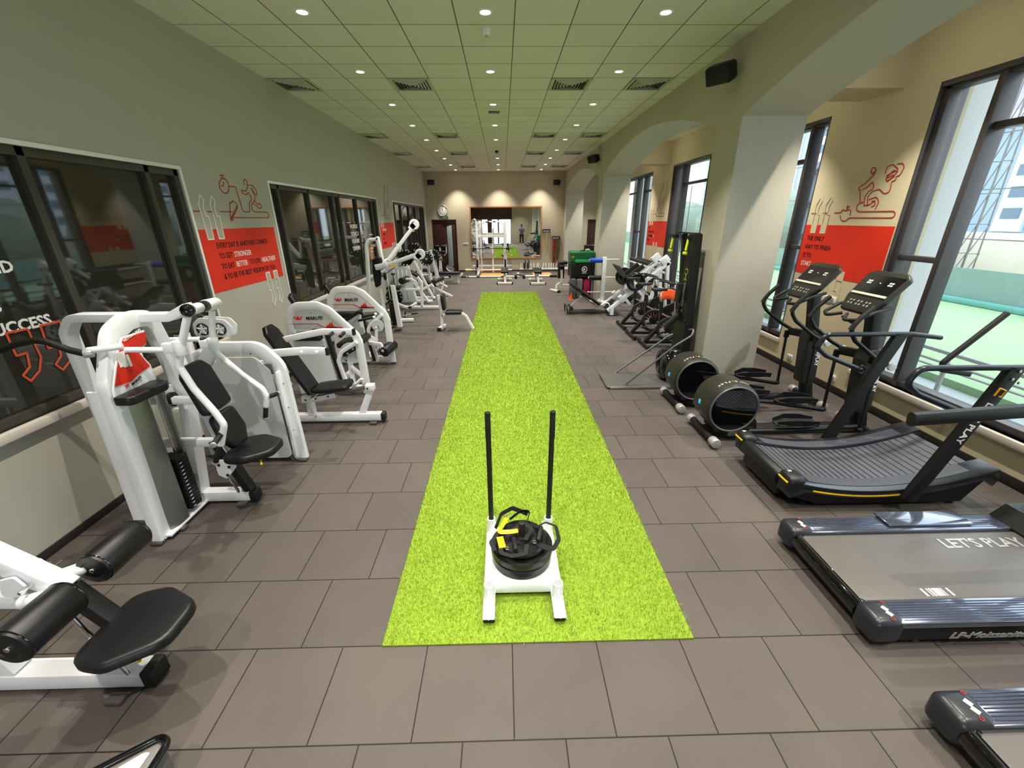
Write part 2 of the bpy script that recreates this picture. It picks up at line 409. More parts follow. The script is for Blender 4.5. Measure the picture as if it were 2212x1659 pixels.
# left windows, bronze frame and dark glass
def mullions(x0, x1, ys, z0, z1, w): return [bb((x0, y-w/2, z0), (x1, y+w/2, z1), .003) for y in ys]
LM = [[.05, 1.15, 2.28, 3.42, 4.55], [7.06, 8.13, 9.25, 9.6, 10.7, 11.92], [14.4, 15.3, 16.6, 17.8, 19.1]]
for i, (a, b) in enumerate(LOPS):
    f = 'window_%d' % (i+1); x1 = LX_LW-.015; x0 = LX_LW-.11; W = .065
    r = struct(f, FRAMEL, bb((x0, a, LZ0), (x1, b, LZ0+W)), bb((x0, a, LZ1-W), (x1, b, LZ1)), bb((x0, a, LZ0), (x1, a+W, LZ1)), bb((x0, b-W, LZ0), (x1, b, LZ1)), *mullions(x0, x1, LM[i], LZ0, LZ1, .06))
    ed = [a+W]+LM[i]+[b-W]
    for k in range(len(ed)-1):
        y0, y1 = ed[k]+(.03 if k else 0), ed[k+1]-(.03 if k < len(ed)-2 else 0)
        struct('pane', DGLASS, bb((LX_LW-.07, y0, LZ0+W), (LX_LW-.06, y1, LZ1-W), 0), par=r)
    struct('window_sill', SILLM, bb((LX_LW-.02, a-.04, LZ0-.062), (LX_LW+.05, b+.04, LZ0), .004), par=r)
    struct('window_trim', INKW, bb((LX_LW, a-.035, LZ1), (LX_LW+.012, b+.035, LZ1+.035)), bb((LX_LW, a-.035, LZ0), (LX_LW+.012, a, LZ1)), bb((LX_LW, b, LZ0), (LX_LW+.012, b+.035, LZ1)), par=r)
RM = [[.4, 1.7, 3.1, 4.52], [7.06, 8.9, 10.33, 11.8], [14.9, 15.65, 17.2, 18.9]]
for i, (a, b) in enumerate(ROPS):
    x0, x1, W = LX_RW+.05, LX_RW+.2, .075
    tr = []
    ed = [a+W]+RM[i]+[b-W]
    for k in range(len(ed)-1):
        narrow = ed[k+1]-ed[k] < .8
        for z in ((1.85,) if narrow else (3.1,)): tr.append(bb((x0+.03, ed[k], z-.03), (x1-.02, ed[k+1], z+.03)))
    r = struct('window_%d' % (i+4), FRAMER, bb((x0, a, RZ0), (x1, b, RZ0+W)), bb((x0, a, RZ1-W), (x1, b, RZ1)), bb((x0, a, RZ0), (x1, a+W, RZ1)), bb((x0, b-W, RZ0), (x1, b, RZ1)), *mullions(x0-.02, x1, RM[i], RZ0, RZ1, .065), *tr)
    for k in range(len(ed)-1): struct('pane', GLASS, bb((x1-.05, ed[k]+.02, RZ0+W), (x1-.044, ed[k+1]-.02, RZ1-W), 0), par=r)
    struct('window_sill', SILLM, bb((LX_RW-.04, a-.02, RZ0-.07), (LX_RW+.06, b+.02, RZ0), .004), par=r)
    struct('window_reveal', FRAMER, bb((LX_RW-.005, a, RZ1-.05), (LX_RW+.3, b, RZ1)), bb((LX_RW-.005, a, RZ0), (LX_RW+.3, a+.02, RZ1)), bb((LX_RW-.005, b-.02, RZ0), (LX_RW+.3, b, RZ1)), par=r)
# doors
def door(name, x0, x1, h, glass):
    r = struct(name, WOOD, bb((x0+.05, BACK+.05, .01), (x1-.05, BACK+.1, h-.16), .003), bb((x0, BACK+.0, 0), (x0+.05, BACK+.14, h)), bb((x1-.05, BACK, 0), (x1, BACK+.14, h)), bb((x0, BACK, h-.05), (x1, BACK+.14, h)), bb((x0+.05, BACK+.04, h-.16), (x1-.05, BACK+.11, h-.05)))
    if glass:
        struct('door_glass', mat('door glass', '9FB0B4', .08, spec=.8), bb((x0+.66, BACK+.04, .25), (x0+.88, BACK+.06, 2.02)), par=r)
        struct('door_handle', CHROME, tube([(x0+.6, BACK+.04, .95), (x0+.6, BACK-.01, .95), (x0+.6, BACK-.01, 1.25), (x0+.6, BACK+.04, 1.25)], .012, .02), par=r)
        struct('door_closer', PLASTIC, bb((x0+.5, BACK+.0, h-.17), (x0+.78, BACK+.05, h-.1)), par=r)
door('door_1', DX0, DX1, DH, True); door('door_2', 3.86, 4.56, 2.24, False)
# ------------------------------------------------ ceiling fittings
proto = None
LGLOW = mat('lamp glow', 'FFF1DC', .4, emit=22)
def downlight(x, y, label, group):
    global proto
    if proto: return clone(proto, (x, y, CEIL), label, group=group)
    proto = T('ceiling_downlight', label, 'ceiling light', (x, y, CEIL), group)
    proto.p('bezel', INKW, lathe([(.052, 0), (.052, -.004), (.06, -.008), (.075, -.006), (.078, 0)], (x, y, CEIL), (0, 0, 1), 24))
    proto.p('bulb', LGLOW, lathe([(0, -.003), (.05, -.003), (.05, .0)], (x, y, CEIL), (0, 0, 1), 20))
    return proto
rows_ = ['nearest the camera', 'second nearest', 'third nearest', 'fourth nearest', 'fifth nearest', 'sixth nearest', 'third from the back wall', 'second from the back wall', 'closest to the back wall']
cols_ = ['left', 'middle', 'right']
for i, (x, y) in enumerate(LAMP_XY):
    k = i//3-4
    if k < 0: lb = 'round recessed ceiling downlight behind the camera, lit'
    else: lb = 'lit round downlight in the %s ceiling row, %s' % (cols_[i % 3], rows_[k])
    downlight(x, y, lb, 'ceiling downlights' if k >= 0 else 'downlights behind the camera')
for x, y in ALC_XY: downlight(x, y, 'lit round downlight over the window aisle behind the arches', 'side aisle downlights')
VENTM = mat('vent slat', 'B9BCA6', .5)
vp = None
def vent(cx, cy, label):
    global vp
    if vp: return clone(vp, (cx, cy, CEIL), label, group='ceiling air vents')
    vp = T('ceiling_vent', label, 'air vent', (cx, cy, CEIL), 'ceiling air vents')
    z = CEIL
    vp.p('backing', mat('vent void', '191A16', .9), bb((cx-.25, cy-.25, z-.004), (cx+.25, cy+.25, z-.001), 0))
    vp.p('frame', VENTM, *[bar([(cx+a*.285, cy+b*.285, z-.008), (cx+c*.285, cy+d*.285, z-.008)], .045, .012) for a, b, c, d in ((-1, -1, 1, -1), (1, -1, 1, 1), (1, 1, -1, 1), (-1, 1, -1, -1))])
    s = []
    for k in range(1, 6):
        q = .27-k*.045
        for a, b, c, d in ((-1, -1, 1, -1), (1, -1, 1, 1), (1, 1, -1, 1), (-1, 1, -1, -1)):
            p0 = Vector((cx+a*q, cy+b*q, z-.012-k*.001)); p1 = Vector((cx+c*q, cy+d*q, z-.012-k*.001))
            s.append(bar([p0, p1], .028, .003, upv=((p0+p1)/2-Vector((cx, cy, z-.0)))*1.0+Vector((0, 0, -.12))))
    vp.p('slats', VENTM, *s)
for j, yy in enumerate((7.594, 11.794, 14.8, 18.4)):
    for i, xx in enumerate((-3.1, -1.343, 1.057, 2.257)):
        vent(xx, yy, 'louvred ceiling vent, %s in the %s vent row' % (['first from left', 'second from left', 'third from left', 'fourth from left'][i], ['nearest', 'second', 'third', 'farthest'][j]))
t = T('smoke_detector', 'small white smoke detector on the ceiling by the nearest middle downlight', 'smoke detector', (-.149, 5.59, CEIL))
t.p('body', INKW, lathe([(0, -.055), (.03, -.055), (.045, -.04), (.05, 0)], (-.149, 5.59, CEIL))); t.p('sensor', SILVER, cyl((-.149, 5.59, CEIL-.075), (-.149, 5.59, CEIL-.05), .014))
one('ceiling_sensor', 'flat dark slotted box under the middle of the ceiling', 'sensor', GREY, (-.136, 9.34, CEIL), bb((-.24, 9.3, CEIL-.03), (-.03, 9.38, CEIL), .006))
t = T('dome_camera', 'small black dome camera hanging from the ceiling near the back', 'camera', (-.145, 14.07, CEIL))
t.p('mount', INKW, cyl((-.145, 14.07, CEIL-.03), (-.145, 14.07, CEIL), .07)); t.p('dome', GLOSS, ball((-.145, 14.07, CEIL-.05), .055))
# wall speakers
def speaker(p, ax, label):
    p = V3(p); ax = V3(ax).normalized(); t = T('wall_speaker', label, 'speaker', p, 'black wall speakers')
    M = dirs(ax, (0, 0, 1)); x, z = M.col[0], M.col[2]
    t.p('cabinet', PLASTIC, box(p, (.3, .2, .2), M, .04, 4)); t.p('grille', BLACK, box(p+ax*.1, (.27, .02, .17), M, .008)); t.p('bracket', BLACK, bar([p-ax*.09, p-ax*.2], .04, .06))
speaker((2.60, 5.86, 3.88), (-.75, -.6, -.45), 'black wall speaker on the arcade beam above the nearest pillar')
speaker((2.60, 13.25, 3.86), (-.75, -.6, -.4), 'black wall speaker on the beam above the second pillar')
speaker((-3.08, BACK-.17, 3.78), (0, -1, -.2), 'black wall speaker on the back wall above the clock')
speaker((2.385, BACK-.17, 3.75), (0, -1, -.2), 'black wall speaker at the right end of the back wall')
# ------------------------------------------------ wall posters (painted quotes with line drawings)
ORP = mat('poster orange red', 'E0301A', .6, noise=.06, nscale=3)
def zp(s, ox, oy, pts, **k): return [at(x/s+ox, y/s+oy, **k) for x, y in pts]
def stroke(pts, X, sgn, w=.011, fil=.02, closed=False, t=.004):
    P = [Vector((X+sgn*.004, p.y, p.z)) for p in pts]
    return sweep(P, rrect(t, w, .001, 1), fil, (1, 0, 0), closed, 4) if False else sweep(P, rrect(w, t, .001, 1), fil, (1, 0, 0), closed, 4)
def quote(y, z, s, X, sgn, flip, d):
    "outline of one quotation mark of the pair; d reading direction (+1/-1 along y)"
    pts = [(0, 0), (.085, 0), (.085, .2), (.05, .2), (.045, .28), (.075, .34), (.04, .38), (-.01, .3), (0, .2)]
    if flip: pts = [(.085-a, -b) for a, b in pts]
    return [Vector((X, y+d*a*s, z+b*s)) for a, b in pts]
def poster(X, sgn, y0, y1, zb, zt, d, label, lines, edge, drawing):
    "d: +1 if text reads towards +Y"
    ya, yb = (y0, y1) if d > 0 else (y1, y0); t = T('wall_poster', label, 'poster', (X, (y0+y1)/2, zb))
    t.p('red_panel', ORP, bb((X, y0, zb), (X+sgn*.003, y1, zt), 0))
    # quotation marks, raised outline with wall-coloured fill
    fills = []; outs = []
    for (yy, zz, fl) in ((ya+d*.13, zt-.11, False), (ya+d*.33, zt-.11, False), (ya+d*(1.17 if d > 0 else .64), zb+.1, True), (ya+d*(1.38 if d > 0 else .88), zb+.1, True)):
        q = quote(yy, zz, 1.25, X, sgn, fl, d); outs.append(stroke(q, X, sgn, .012, .004, True))
        w = .106; fills.append(bb((X, yy, zz+(0 if not fl else -.12)), (X+sgn*.005, yy+d*w, zz+(.12 if not fl else 0)), 0))
    for a_, b_ in zip(fills, outs): t.p('quote_mark', edge, b_); t.p('quote_mark_fill', PAINTL if sgn > 0 else PAINTR, a_)
    zz = zt-.215; B = []; W = []
    for ln in lines:
        y = ya+d*(.25 if d > 0 else .09)
        for s, c in ln:
            if s[0] == ' ': s = s[1:]; y += d*.04
            sh = text(s.strip(), .092, (X+sgn*.003, y, zz), (0, d, 0), (0, 0, 1), .003, .004, kx=.80); (W if c else B).append(sh)
            y += d*(max(abs(v.y-y) for v in sh[0])+(.04 if s[-1] == ' ' else .012))
        zz -= .12
    for q_ in B: t.p('lettering', INKB, q_, label='black lettering')
    for q_ in W: t.p('lettering', INKW, q_, label='white lettering')
    for q_ in drawing: t.p('drawing_line', REDINK, q_)
def P1(pts): return zp(5.532, 400, 360, pts, X=LX_LW)
S = lambda pts, **k: stroke(P1(pts), LX_LW, 1, **k)
dr = [S([(95, 533), (170, 533)]), S([(262, 537), (325, 537)]), S([(412, 537), (560, 540)]), S([(470, 145), (430, 140), (402, 200), (410, 260), (450, 310), (490, 322), (518, 290), (515, 210), (490, 160), (455, 140)], fil=.04), S([(408, 100), (460, 108)]), S([(435, 105), (440, 138)]),
      S([(453, 178), (460, 232), (425, 225)], fil=0), S([(525, 235), (595, 240), (692, 540), (770, 540), (765, 440), (795, 385), (750, 300), (735, 335), (690, 325), (672, 300), (672, 275), (690, 290), (725, 290), (742, 240), (735, 170), (705, 145), (692, 180), (710, 225)], fil=.02),
      S([(745, 217), (800, 225), (845, 280), (858, 340), (835, 330), (790, 260), (785, 255), (832, 350), (832, 395), (790, 460), (800, 510), (815, 540), (990, 545), (1000, 610), (580, 610), (560, 645), (535, 640), (615, 470)], fil=.03),
      S([(825, 410), (870, 455), (890, 440), (912, 480), (895, 505), (820, 445)]), S([(560, 405), (620, 450), (620, 500), (545, 640), (535, 560), (530, 420), (550, 440), (565, 405)])]
poster(LX_LW, 1, 5.02, 6.67, 1.51, 2.215, 1, 'red painted wall quote EVERY DAY IS ANOTHER CHANCE with runner line drawing',
       [[('EVERY DAY IS ANOTHER CHANCE', 0)], [('TO GET ', 0), ('STRONGER', 1)], [('TO EAT ', 0), ('BETTER', 1), (' TO LIVE ', 0), ('HEALTHIER', 1)], [('& TO BE THE BEST VERSION OF YOU.', 0)]], INKW, dr)
def P2(pts): return zp(4.739, 1700, 330, pts, X=LX_RW)
S = lambda pts, **k: stroke(P2(pts), LX_RW, -1, **k)
dr = [S([(255, 620), (302, 620)]), S([(370, 618), (415, 618)]), S([(488, 615), (555, 612), (570, 580), (605, 595), (640, 575), (658, 600), (645, 640)], fil=.03), S([(545, 640), (555, 690), (580, 700), (605, 695), (640, 665), (1085, 665), (1115, 630), (1100, 597), (740, 603), (712, 580), (720, 540), (745, 515), (785, 503)], fil=.05), S([(612, 590), (622, 540)]), S([(622, 560), (645, 545)]),
      S([(750, 510), (750, 380), (735, 375), (745, 350), (800, 318), (880, 240), (915, 185), (905, 150), (870, 155), (862, 200), (880, 222), (895, 190)], fil=.04), S([(770, 380), (830, 350), (880, 290), (895, 360), (840, 395), (800, 450), (790, 545), (860, 525), (900, 490)], fil=.03), S([(825, 540), (830, 450), (880, 390), (950, 372), (1000, 420), (1055, 400), (1075, 290), (1115, 285), (1120, 240), (1155, 235), (1205, 150), (1190, 105), (1130, 115)], fil=.04),
      S([(840, 480), (920, 450), (945, 500), (905, 578)], fil=.04), S([(865, 550), (905, 540), (905, 485), (870, 500)], fil=.03), S([(1005, 215), (1030, 140), (1090, 118), (1140, 165), (1135, 195), (1100, 175), (1010, 265), (1030, 300), (1130, 200)], fil=.03), S([(1020, 235), (1110, 190)]), S([(1015, 265), (1090, 225)]), S([(1030, 285), (1105, 240)])]
poster(LX_RW, -1, 5.12, 6.66, 1.5, 2.19, -1, 'red painted wall quote THE ONLY WAY TO FINISH IS TO START with line drawing',
       [[('THE ONLY', 0)], [('WAY TO FINISH', 0)], [('IS TO', 0)], [('START', 1)]], PAINTR, dr)
def far_draw(X, sgn, y0, d):
    f = lambda pts: stroke([Vector((X, y0+d*a, 2.3+b)) for a, b in pts], X, sgn, .011, .03)
    return [f([(.1, .1), (.2, .1)]), f([(.3, .1), (.4, .1)]), f([(.5, .1), (.62, .1), (.66, .04), (1.3, .04)]), f([(1.3, .12), (.75, .12), (.75, .5), (.9, .8), (1.0, .95), (1.05, .85), (.95, .7)]), f([(.85, .15), (.9, .45), (1.1, .5), (1.15, .3)]), f([(.62, .1), (.7, .3), (.75, .3)]), f([(1.15, .4), (1.25, .5), (1.25, .9), (1.3, .95)])]
poster(LX_LW, 1, 12.38, 13.98, 1.53, 2.215, 1, 'red painted wall quote on the left wall between the second and third windows', [[('SUPPORTED', 1)], [('DAILY', 0)], [('IN', 0)], [('STRONG', 0)]], INKW, far_draw(LX_LW, 1, 12.38, 1))
poster(LX_RW, -1, 12.4, 14.0, 1.5, 2.2, -1, 'red painted wall quote between the two far windows on the right', [[('JUST', 0)], [('WORK TODAY', 0)], [('DETERMINED', 0), ('TO', 1)], [('WIN', 0)]], PAINTR, far_draw(LX_RW, -1, 14.0, -1))
# lettering on the left window panes
t = T('window_lettering', 'white lettering ending in SUCCESS. with orange quotation marks on the nearest left window', 'lettering', (LX_LW-.058, 2.9, 1.6))
GX = LX_LW-.058
rl = lambda s, yr, z, h: text(s, h, (GX, yr, z), (0, 1, 0), (0, 0, 1), .002, .03, align='RIGHT')
t.p('lettering', INKW, rl('MIND', 3.11, 1.985, .11)); t.p('lettering', INKW, rl('ALWAYS', 2.93, 1.74, .11)); t.p('lettering', INKW, rl('THE KEY TO SUCCESS.', 3.235, 1.585, .11))
Q = lambda pts: sweep([Vector((GX+.003, p.y, p.z)) for p in zp(3.77, 0, 440, pts, X=GX)], rrect(.016, .003, .001, 1), .004, (1, 0, 0), True, 3)
t.p('quote_marks', mat('orange lettering', 'D2542F', .5), Q([(45, 1055), (220, 1020), (330, 1250), (320, 1360), (250, 1445), (185, 1400), (240, 1330), (215, 1215), (130, 1240)]), Q([(325, 995), (480, 958), (590, 1180), (575, 1270), (510, 1355), (450, 1310), (495, 1240), (470, 1150), (390, 1180)]))
t = T('window_lettering', 'white four line lettering on the middle left window', 'lettering', (GX, 10.9, 1.6))
for k, s in enumerate(('WORKOUTS', 'TODAY, BECOME', 'YOUR BEST', 'TOMORROW')): t.p('lettering', INKW, text(s, .12, (GX, 10.15, 2.12-k*.16), (0, 1, 0), (0, 0, 1), .002, .03))
t = T('window_lettering', 'white two line lettering on the farthest left window', 'lettering', (GX, 16.9, 1.9))
for k, s in enumerate(('NO PAIN', 'NO GAIN')): t.p('lettering', INKW, text(s, .16, (GX, 16.8, 2.05-k*.2), (0, 1, 0), (0, 0, 1), .002, .03))
# sockets
def socket(p, n, label, w=.12):
    p = V3(p); n = V3(n); s = n.cross(Vector((0, 0, 1))).normalized(); t = T('wall_socket', label, 'socket', p)
    M = dirs(n); t.p('cover_plate', INKW, box(p+n*.006, (w, .012, .085), M, .003)); t.p('outlet', SILVER, *[box(p+n*.013+s*k, (w*.3, .004, .05), M, .002) for k in (-w*.22, w*.22)])
socket((LX_LW, 4.07, .19), (1, 0, 0), 'white double socket low on the left wall behind the chest press', .16)
socket((LX_RW, 6.3, .2), (-1, 0, 0), 'cream socket low on the right wall behind the farther elliptical')
socket((LX_RW, 5.37, .2), (-1, 0, 0), 'cream socket low on the right wall between the ellipticals')
socket((LX_RW, 5.81, 1.22), (-1, 0, 0), 'cream switch plate under the red wall quote at right', .24)
socket((-1.71, BACK, 1.23), (0, -1, 0), 'white switch plate on the back wall beside the mirror', .24)
# ================================================ turf, sled
turf_m = mat('turf base', '7E9A26', .9, noise=.25, nscale=60, bump=.5, bscale=400)
tx0, tx1, ty0, ty1 = -.735, 1.09, 1.70, 14.1
tf = T('turf_lane', 'long bright yellow-green artificial turf lane down the middle of the floor', 'artificial turf', (.18, 7.9, 0))
tf.p('backing', turf_m, bb((tx0, ty0, 0), (tx1, ty1, .012), .003))
def blades():
    rnd = random.Random(3); vs_ = []; fs = []
    def add(n, y0, y1, w, h):
        for _ in range(n):
            x = rnd.uniform(tx0-.004, tx1+.004); y = rnd.uniform(y0, y1); a = rnd.uniform(0, 6.283); l = rnd.uniform(.2, 1.3); hh = h*rnd.uniform(.7, 1.2)
            dx, dy = cos(a)*w, sin(a)*w; ox, oy = rnd.gauss(0, .5)*hh*l, rnd.gauss(0, .5)*hh*l; b = len(vs_)
            vs_.extend([(x-dx, y-dy, .008), (x+dx, y+dy, .008), (x+ox+dx*.5, y+oy+dy*.5, .008+hh)]); fs.append((b, b+1, b+2))
    add(int(52*1.3/.0018), ty0-.003, 3.0, .0018, .026)
    for y0, y1, w in ((3, 4, .0022), (4, 5, .0027), (5, 6, .0032), (6, 7, .0036), (7, 8, .004), (8, 9.5, .0045), (9.5, 11, .005), (11, 12.5, .0055), (12.5, 14.1, .006)): add(int(52*(y1-y0)/w), y0, y1, w, .026)
    me = bpy.data.meshes.new('grass_pile'); me.from_pydata(vs_, [], fs)
    return me
gm = node_mat('turf fibre', lambda nt, b, N, L: None, .6)
def fibre(nt, b):
    N = lambda t: nt.nodes.new('ShaderNode'+t); L = lambda a, c: nt.links.new(a, c)
    g = N('NewGeometry'); r = N('ValToRGB'); e = r.color_ramp.elements
    e[0].color = lin('738D20'); e[1].color = lin('AFC254'); e.new(.5).color = lin('8AA82B')
    L(g.outputs['Random Per Island'], r.inputs[0]); L(r.outputs[0], b.inputs['Base Color']); b.inputs['Specular IOR Level'].default_value = .25
fibre(gm.node_tree, gm.node_tree.nodes['Principled BSDF'])
me = blades(); me.materials.append(gm); o = bpy.data.objects.new('grass_pile', me); COL.objects.link(o); o.parent = tf.o; o.location = (-.18, -7.9, 0); o['kind'] = 'stuff'
# sled: white tray on two runners, sockets at corners, two black uprights at the far end
sl = T('push_sled', 'white push sled with two tall black upright poles on the turf', 'push sled', (.11, 2.25, .02))
def sx(u, v, z): return at(u, v, Z=z)
xl, xr, yn, yf = -.118, .315, 1.83, 2.60
for nm, x in (('runner', xl), ('runner', xr)):
    sl.p('runner', WHITE, bar([(x, yn, .06), (x, yf+.06, .06)], .075, .035), bar([(x, yn-.02, .075), (x, yn+.03, .055)], .075, .02))
    sl.p('runner_shoe', RUBBER, bar([(x, yn-.01, .035), (x, yf+.05, .035)], .07, .02))
    sl.p('pole_socket', WHITE, lathe([(.020, .06), (.036, .06), (.032, .185), (.024, .185), (.022, .10), (0, .10)], (x, yn+.13, 0)), plate([(0, .07), (.13, .07), (0, .17)], (x-.004, yn+.1, 0), (0, -1, 0), (0, 0, 1), -.008))
    sl.p('pole_socket', WHITE, lathe([(.018, .06), (.036, .06), (.032, .2), (.022, .2), (.018, .1)], (x, yf-.04, 0)))
    sl.p('pole', BLACK, tube([(x, yf-.04, .1), (x*1.03, yf-.035, 1.07)], .019, n=16)); sl.p('pole_cap', RUBBER, cyl((x*1.03, yf-.035, 1.065), (x*1.03, yf-.035, 1.085), .0205)); sl.p('pole_tape', GREY if False else GRIP, cyl((x*1.03, yf-.035, .88), (x*1.03, yf-.035, 1.06), .0198))
sl.p('tray', WHITE, bb((xl-.02, yn+.2, .075), (xr+.02, yf-.02, .095), .006), bb((xl-.02, yn+.18, .05), (xr+.02, yn+.21, .13), .006))
sl.p('weight_post', BLACK, cyl((.10, 2.27, .09), (.10, 2.27, .40), .024))
def bumper(c, r, th, label, hole=.026):
    c = V3(c); t = T('weight_plate', label, 'weight plate', c, 'plates stacked on the sled')
    t.p('disc', GLOSS if False else mat('plate rubber', '111112', .28), lathe([(hole, 0), (r-.012, 0), (r, .012), (r, th-.012), (r-.012, th), (r-.05, th), (r-.058, th-.008), (.085, th-.008), (.078, th), (hole, th), (hole, 0)], c, (0, 0, 1), 48))
    t.p('hub_ring', CHROME, lathe([(hole-.001, -.0), (hole+.006, -.0005), (hole+.006, th+.001), (hole-.001, th+.001)], c, (0, 0, 1), 24)); return t
bumper((.10, 2.27, .096), .205, .075, 'large black weight plate lying lowest on the white sled')
bumper((.10, 2.27, .172), .212, .065, 'large black weight plate second in the stack on the sled')
bumper((.10, 2.27, .238), .175, .045, 'black grip weight plate on top of the sled stack')
# suspension straps lying on the plates
st = T('suspension_trainer', 'black and yellow suspension straps with foam handles heaped on the sled plates', 'suspension trainer', (.10, 2.25, .285))
def strap(pts, w=.032, up_=(0, 0, 1), f=.03): return sweep([V3(p) for p in pts], rrect(w, .004, .001, 1), f, up_, False, 6)
zz = .30
st.p('strap', mat('black webbing', '17171A', .8, bump=.4, bscale=600), strap([(-.08, 2.33, zz), (-.04, 2.42, zz+.05), (.04, 2.47, zz+.06), (.11, 2.48, zz+.02), (.15, 2.44, zz+.03)], up_=(0, 1, .3)), strap([(.02, 2.42, zz), (.1, 2.45, zz+.05), (.17, 2.45, zz+.05), (.14, 2.38, zz)], up_=(0, 1, .6)),
     strap([(.2, 2.33, zz), (.27, 2.36, zz+.02), (.34, 2.32, zz+.02), (.35, 2.22, zz-.01), (.30, 2.14, zz-.02), (.22, 2.17, zz-.01), (.17, 2.22, zz)], up_=(0, .6, 1)), strap([(-.05, 2.2, zz), (-.04, 2.1, zz), (.03, 2.07, zz), (.12, 2.09, zz), (.13, 2.16, zz+.01)], up_=(0, .3, 1)),
     strap([(.12, 2.2, zz+.01), (.17, 2.28, zz+.03), (.13, 2.34, zz+.03), (.06, 2.3, zz+.02), (.0, 2.25, zz+.01)], up_=(0, .4, 1)), strap([(-.06, 2.28, zz), (-.11, 2.2, zz), (-.08, 2.12, zz)], .028, (0, .3, 1)))
st.p('yellow_strap', YELLOW, strap([(-.0, 2.4, zz+.03), (-.03, 2.34, zz+.02), (-.06, 2.28, zz+.01), (.02, 2.27, zz+.02), (.075, 2.28, zz+.02)], .034, (0, .4, 1)), strap([(-.05, 2.24, zz+.005), (-.03, 2.14, zz+.005)], .045, (0, 0, 1)), label='yellow webbing strap')
for a, b in (((.045, 2.22, zz+.01), (.055, 2.10, zz+.02)), ((.235, 2.30, zz+.03), (.205, 2.18, zz+.02))): st.p('handle', GRIP, cyl(a, b, .016, .004))
st.p('buckle', CHROME, ring((-.01, 2.43, zz+.03), (0, 1, .5), .014, .003), ring((.0, 2.13, zz+.01), (0, .2, 1), .014, .003), ring((.18, 2.17, zz+.02), (0, .2, 1), .014, .003))
# ================================================ left row of machines
def foot(t, p, d=(1, 0)): t.p('rubber_foot', FOOT, box((p[0], p[1], .016), (.085 if d[0] else .05, .06 if d[0] else .09, .032), None, .01))
def bolts(pts, n, r=.008): return [cyl(p, V3(p)+V3(n)*.006, r, .001, 8) for p in pts]
WB, HB = .06, .09
# -- first machine (bottom left corner): roller thigh pads, seat, base
za = lambda *p, **k: zp(2.968, 0, 1100, p, **k)
m1 = T('lat_pulldown_machine', 'white machine with black thigh rollers and seat in the near left corner', 'weight machine', (-2.3, 1.55, 0))
m1.p('base_beam', WHITE, bar([(-3.15, 1.55, .065), (-1.92, 1.55, .065)], .105, .1)); m1.p('end_cap', RUBBER, bb((-1.93, 1.492, .012), (-1.87, 1.608, .12), .01)); foot(m1, (-2.03, 1.44))
m1.p('rear_upright', WHITE, bar([(-2.62, 1.55, .11), (-2.82, 1.55, .75), (-2.86, 1.55, 1.2)], .09, .11, .1)); m1.p('rear_plate', WHITE, bb((-3.2, 1.40, .0), (-3.1, 1.70, 1.9), .02))
m1.p('support_arm', WHITE, bar([(-2.84, 1.55, .95), (-2.45, 1.55, .93), (-2.12, 1.55, .66)], .085, .09, .15), bar([(-2.75, 1.55, .62), (-2.2, 1.55, .60)], .06, .08))
m1.p('side_tube', WHITE, tube([(-2.26, 1.62, .66), (-2.12, 1.64, .7), (-2.06, 1.70, .70)], .032, .03), tube([(-2.26, 1.48, .66), (-2.12, 1.47, .7), (-2.06, 1.42, .70)], .032, .03))
m1.p('adjuster_bracket', WHITE, plate([(0, 0), (.1, 0), (.13, .06), (.1, .12), (.02, .1)], (-2.36, 1.60, .68), (1, 0, 0), (0, 0, 1), -.012, .02), plate([(0, 0), (.1, 0), (.13, .06), (.1, .12), (.02, .1)], (-2.36, 1.50, .68), (1, 0, 0), (0, 0, 1), .012, .02)); m1.p('adjuster_knob', CHROME, cyl((-2.28, 1.61, .73), (-2.28, 1.65, .73), .012), cyl((-2.22, 1.45, .74), (-2.22, 1.65, .74), .009))
def roller(t, a, b, r=.085):
    a, b = V3(a), V3(b); L = (b-a).length
    q = t.p('roller_pad', VINYL, lathe([(0, .004), (r*.55, .004), (r*.6, 0), (r*.92, .004), (r, .02), (r, L-.02), (r*.92, L-.004), (r*.6, L), (r*.55, L-.004), (0, L-.004)], a, b-a, 36))
    t.p('pad_bolt', CHROME, cyl(a-(b-a).normalized()*.004, a+(b-a).normalized()*.01, .012), par=q); t.p('seam_ring', GLOSS, ring(a+(b-a)*.06, b-a, r*.985, .003), ring(a+(b-a)*.94, b-a, r*.985, .003), par=q)
roller(m1, (-2.03, 1.21, .70), (-2.03, 1.48, .70), .088); roller(m1, (-2.06, 1.62, .70), (-2.06, 1.90, .70), .085)
def seat_post(t, x0, y, z0, x1, z1):
    t.p('seat_post', BLACK, bar([(x0, y, z0), (x1, y, z1)], .08, .07)); d = Vector((x1-x0, 0, z1-z0)); n = Vector((-d.z, 0, d.x)).normalized()*-1
    t.p('post_ribs', RUBBER, *[box(Vector((x0, y, z0))+d*(k/14+.04)+n*.037*-1, (.012, .05, .012), dirs(d), .003) for k in range(13)]); 
seat_post(m1, -1.95, 1.55, .40, -2.12, .66)
m1.p('post_rail', CHROME, bar([(-1.98, 1.5, .12), (-2.13, 1.5, .60)], .018, .02))
m1.p('seat_bracket', WHITE, plate([(0, .03), (.06, .0), (.12, .09), (.19, .1), (.17, .21), (.1, .2), (.02, .22)], (-2.08, 1.475, .20), (1, 0, 0), (0, 0, 1), -.008, .02), plate([(0, .03), (.06, .0), (.12, .09), (.19, .1), (.17, .21), (.1, .2), (.02, .22)], (-2.08, 1.625, .20), (1, 0, 0), (0, 0, 1), .008, .02), bar([(-2.0, 1.55, .34), (-1.78, 1.55, .41)], .09, .03))
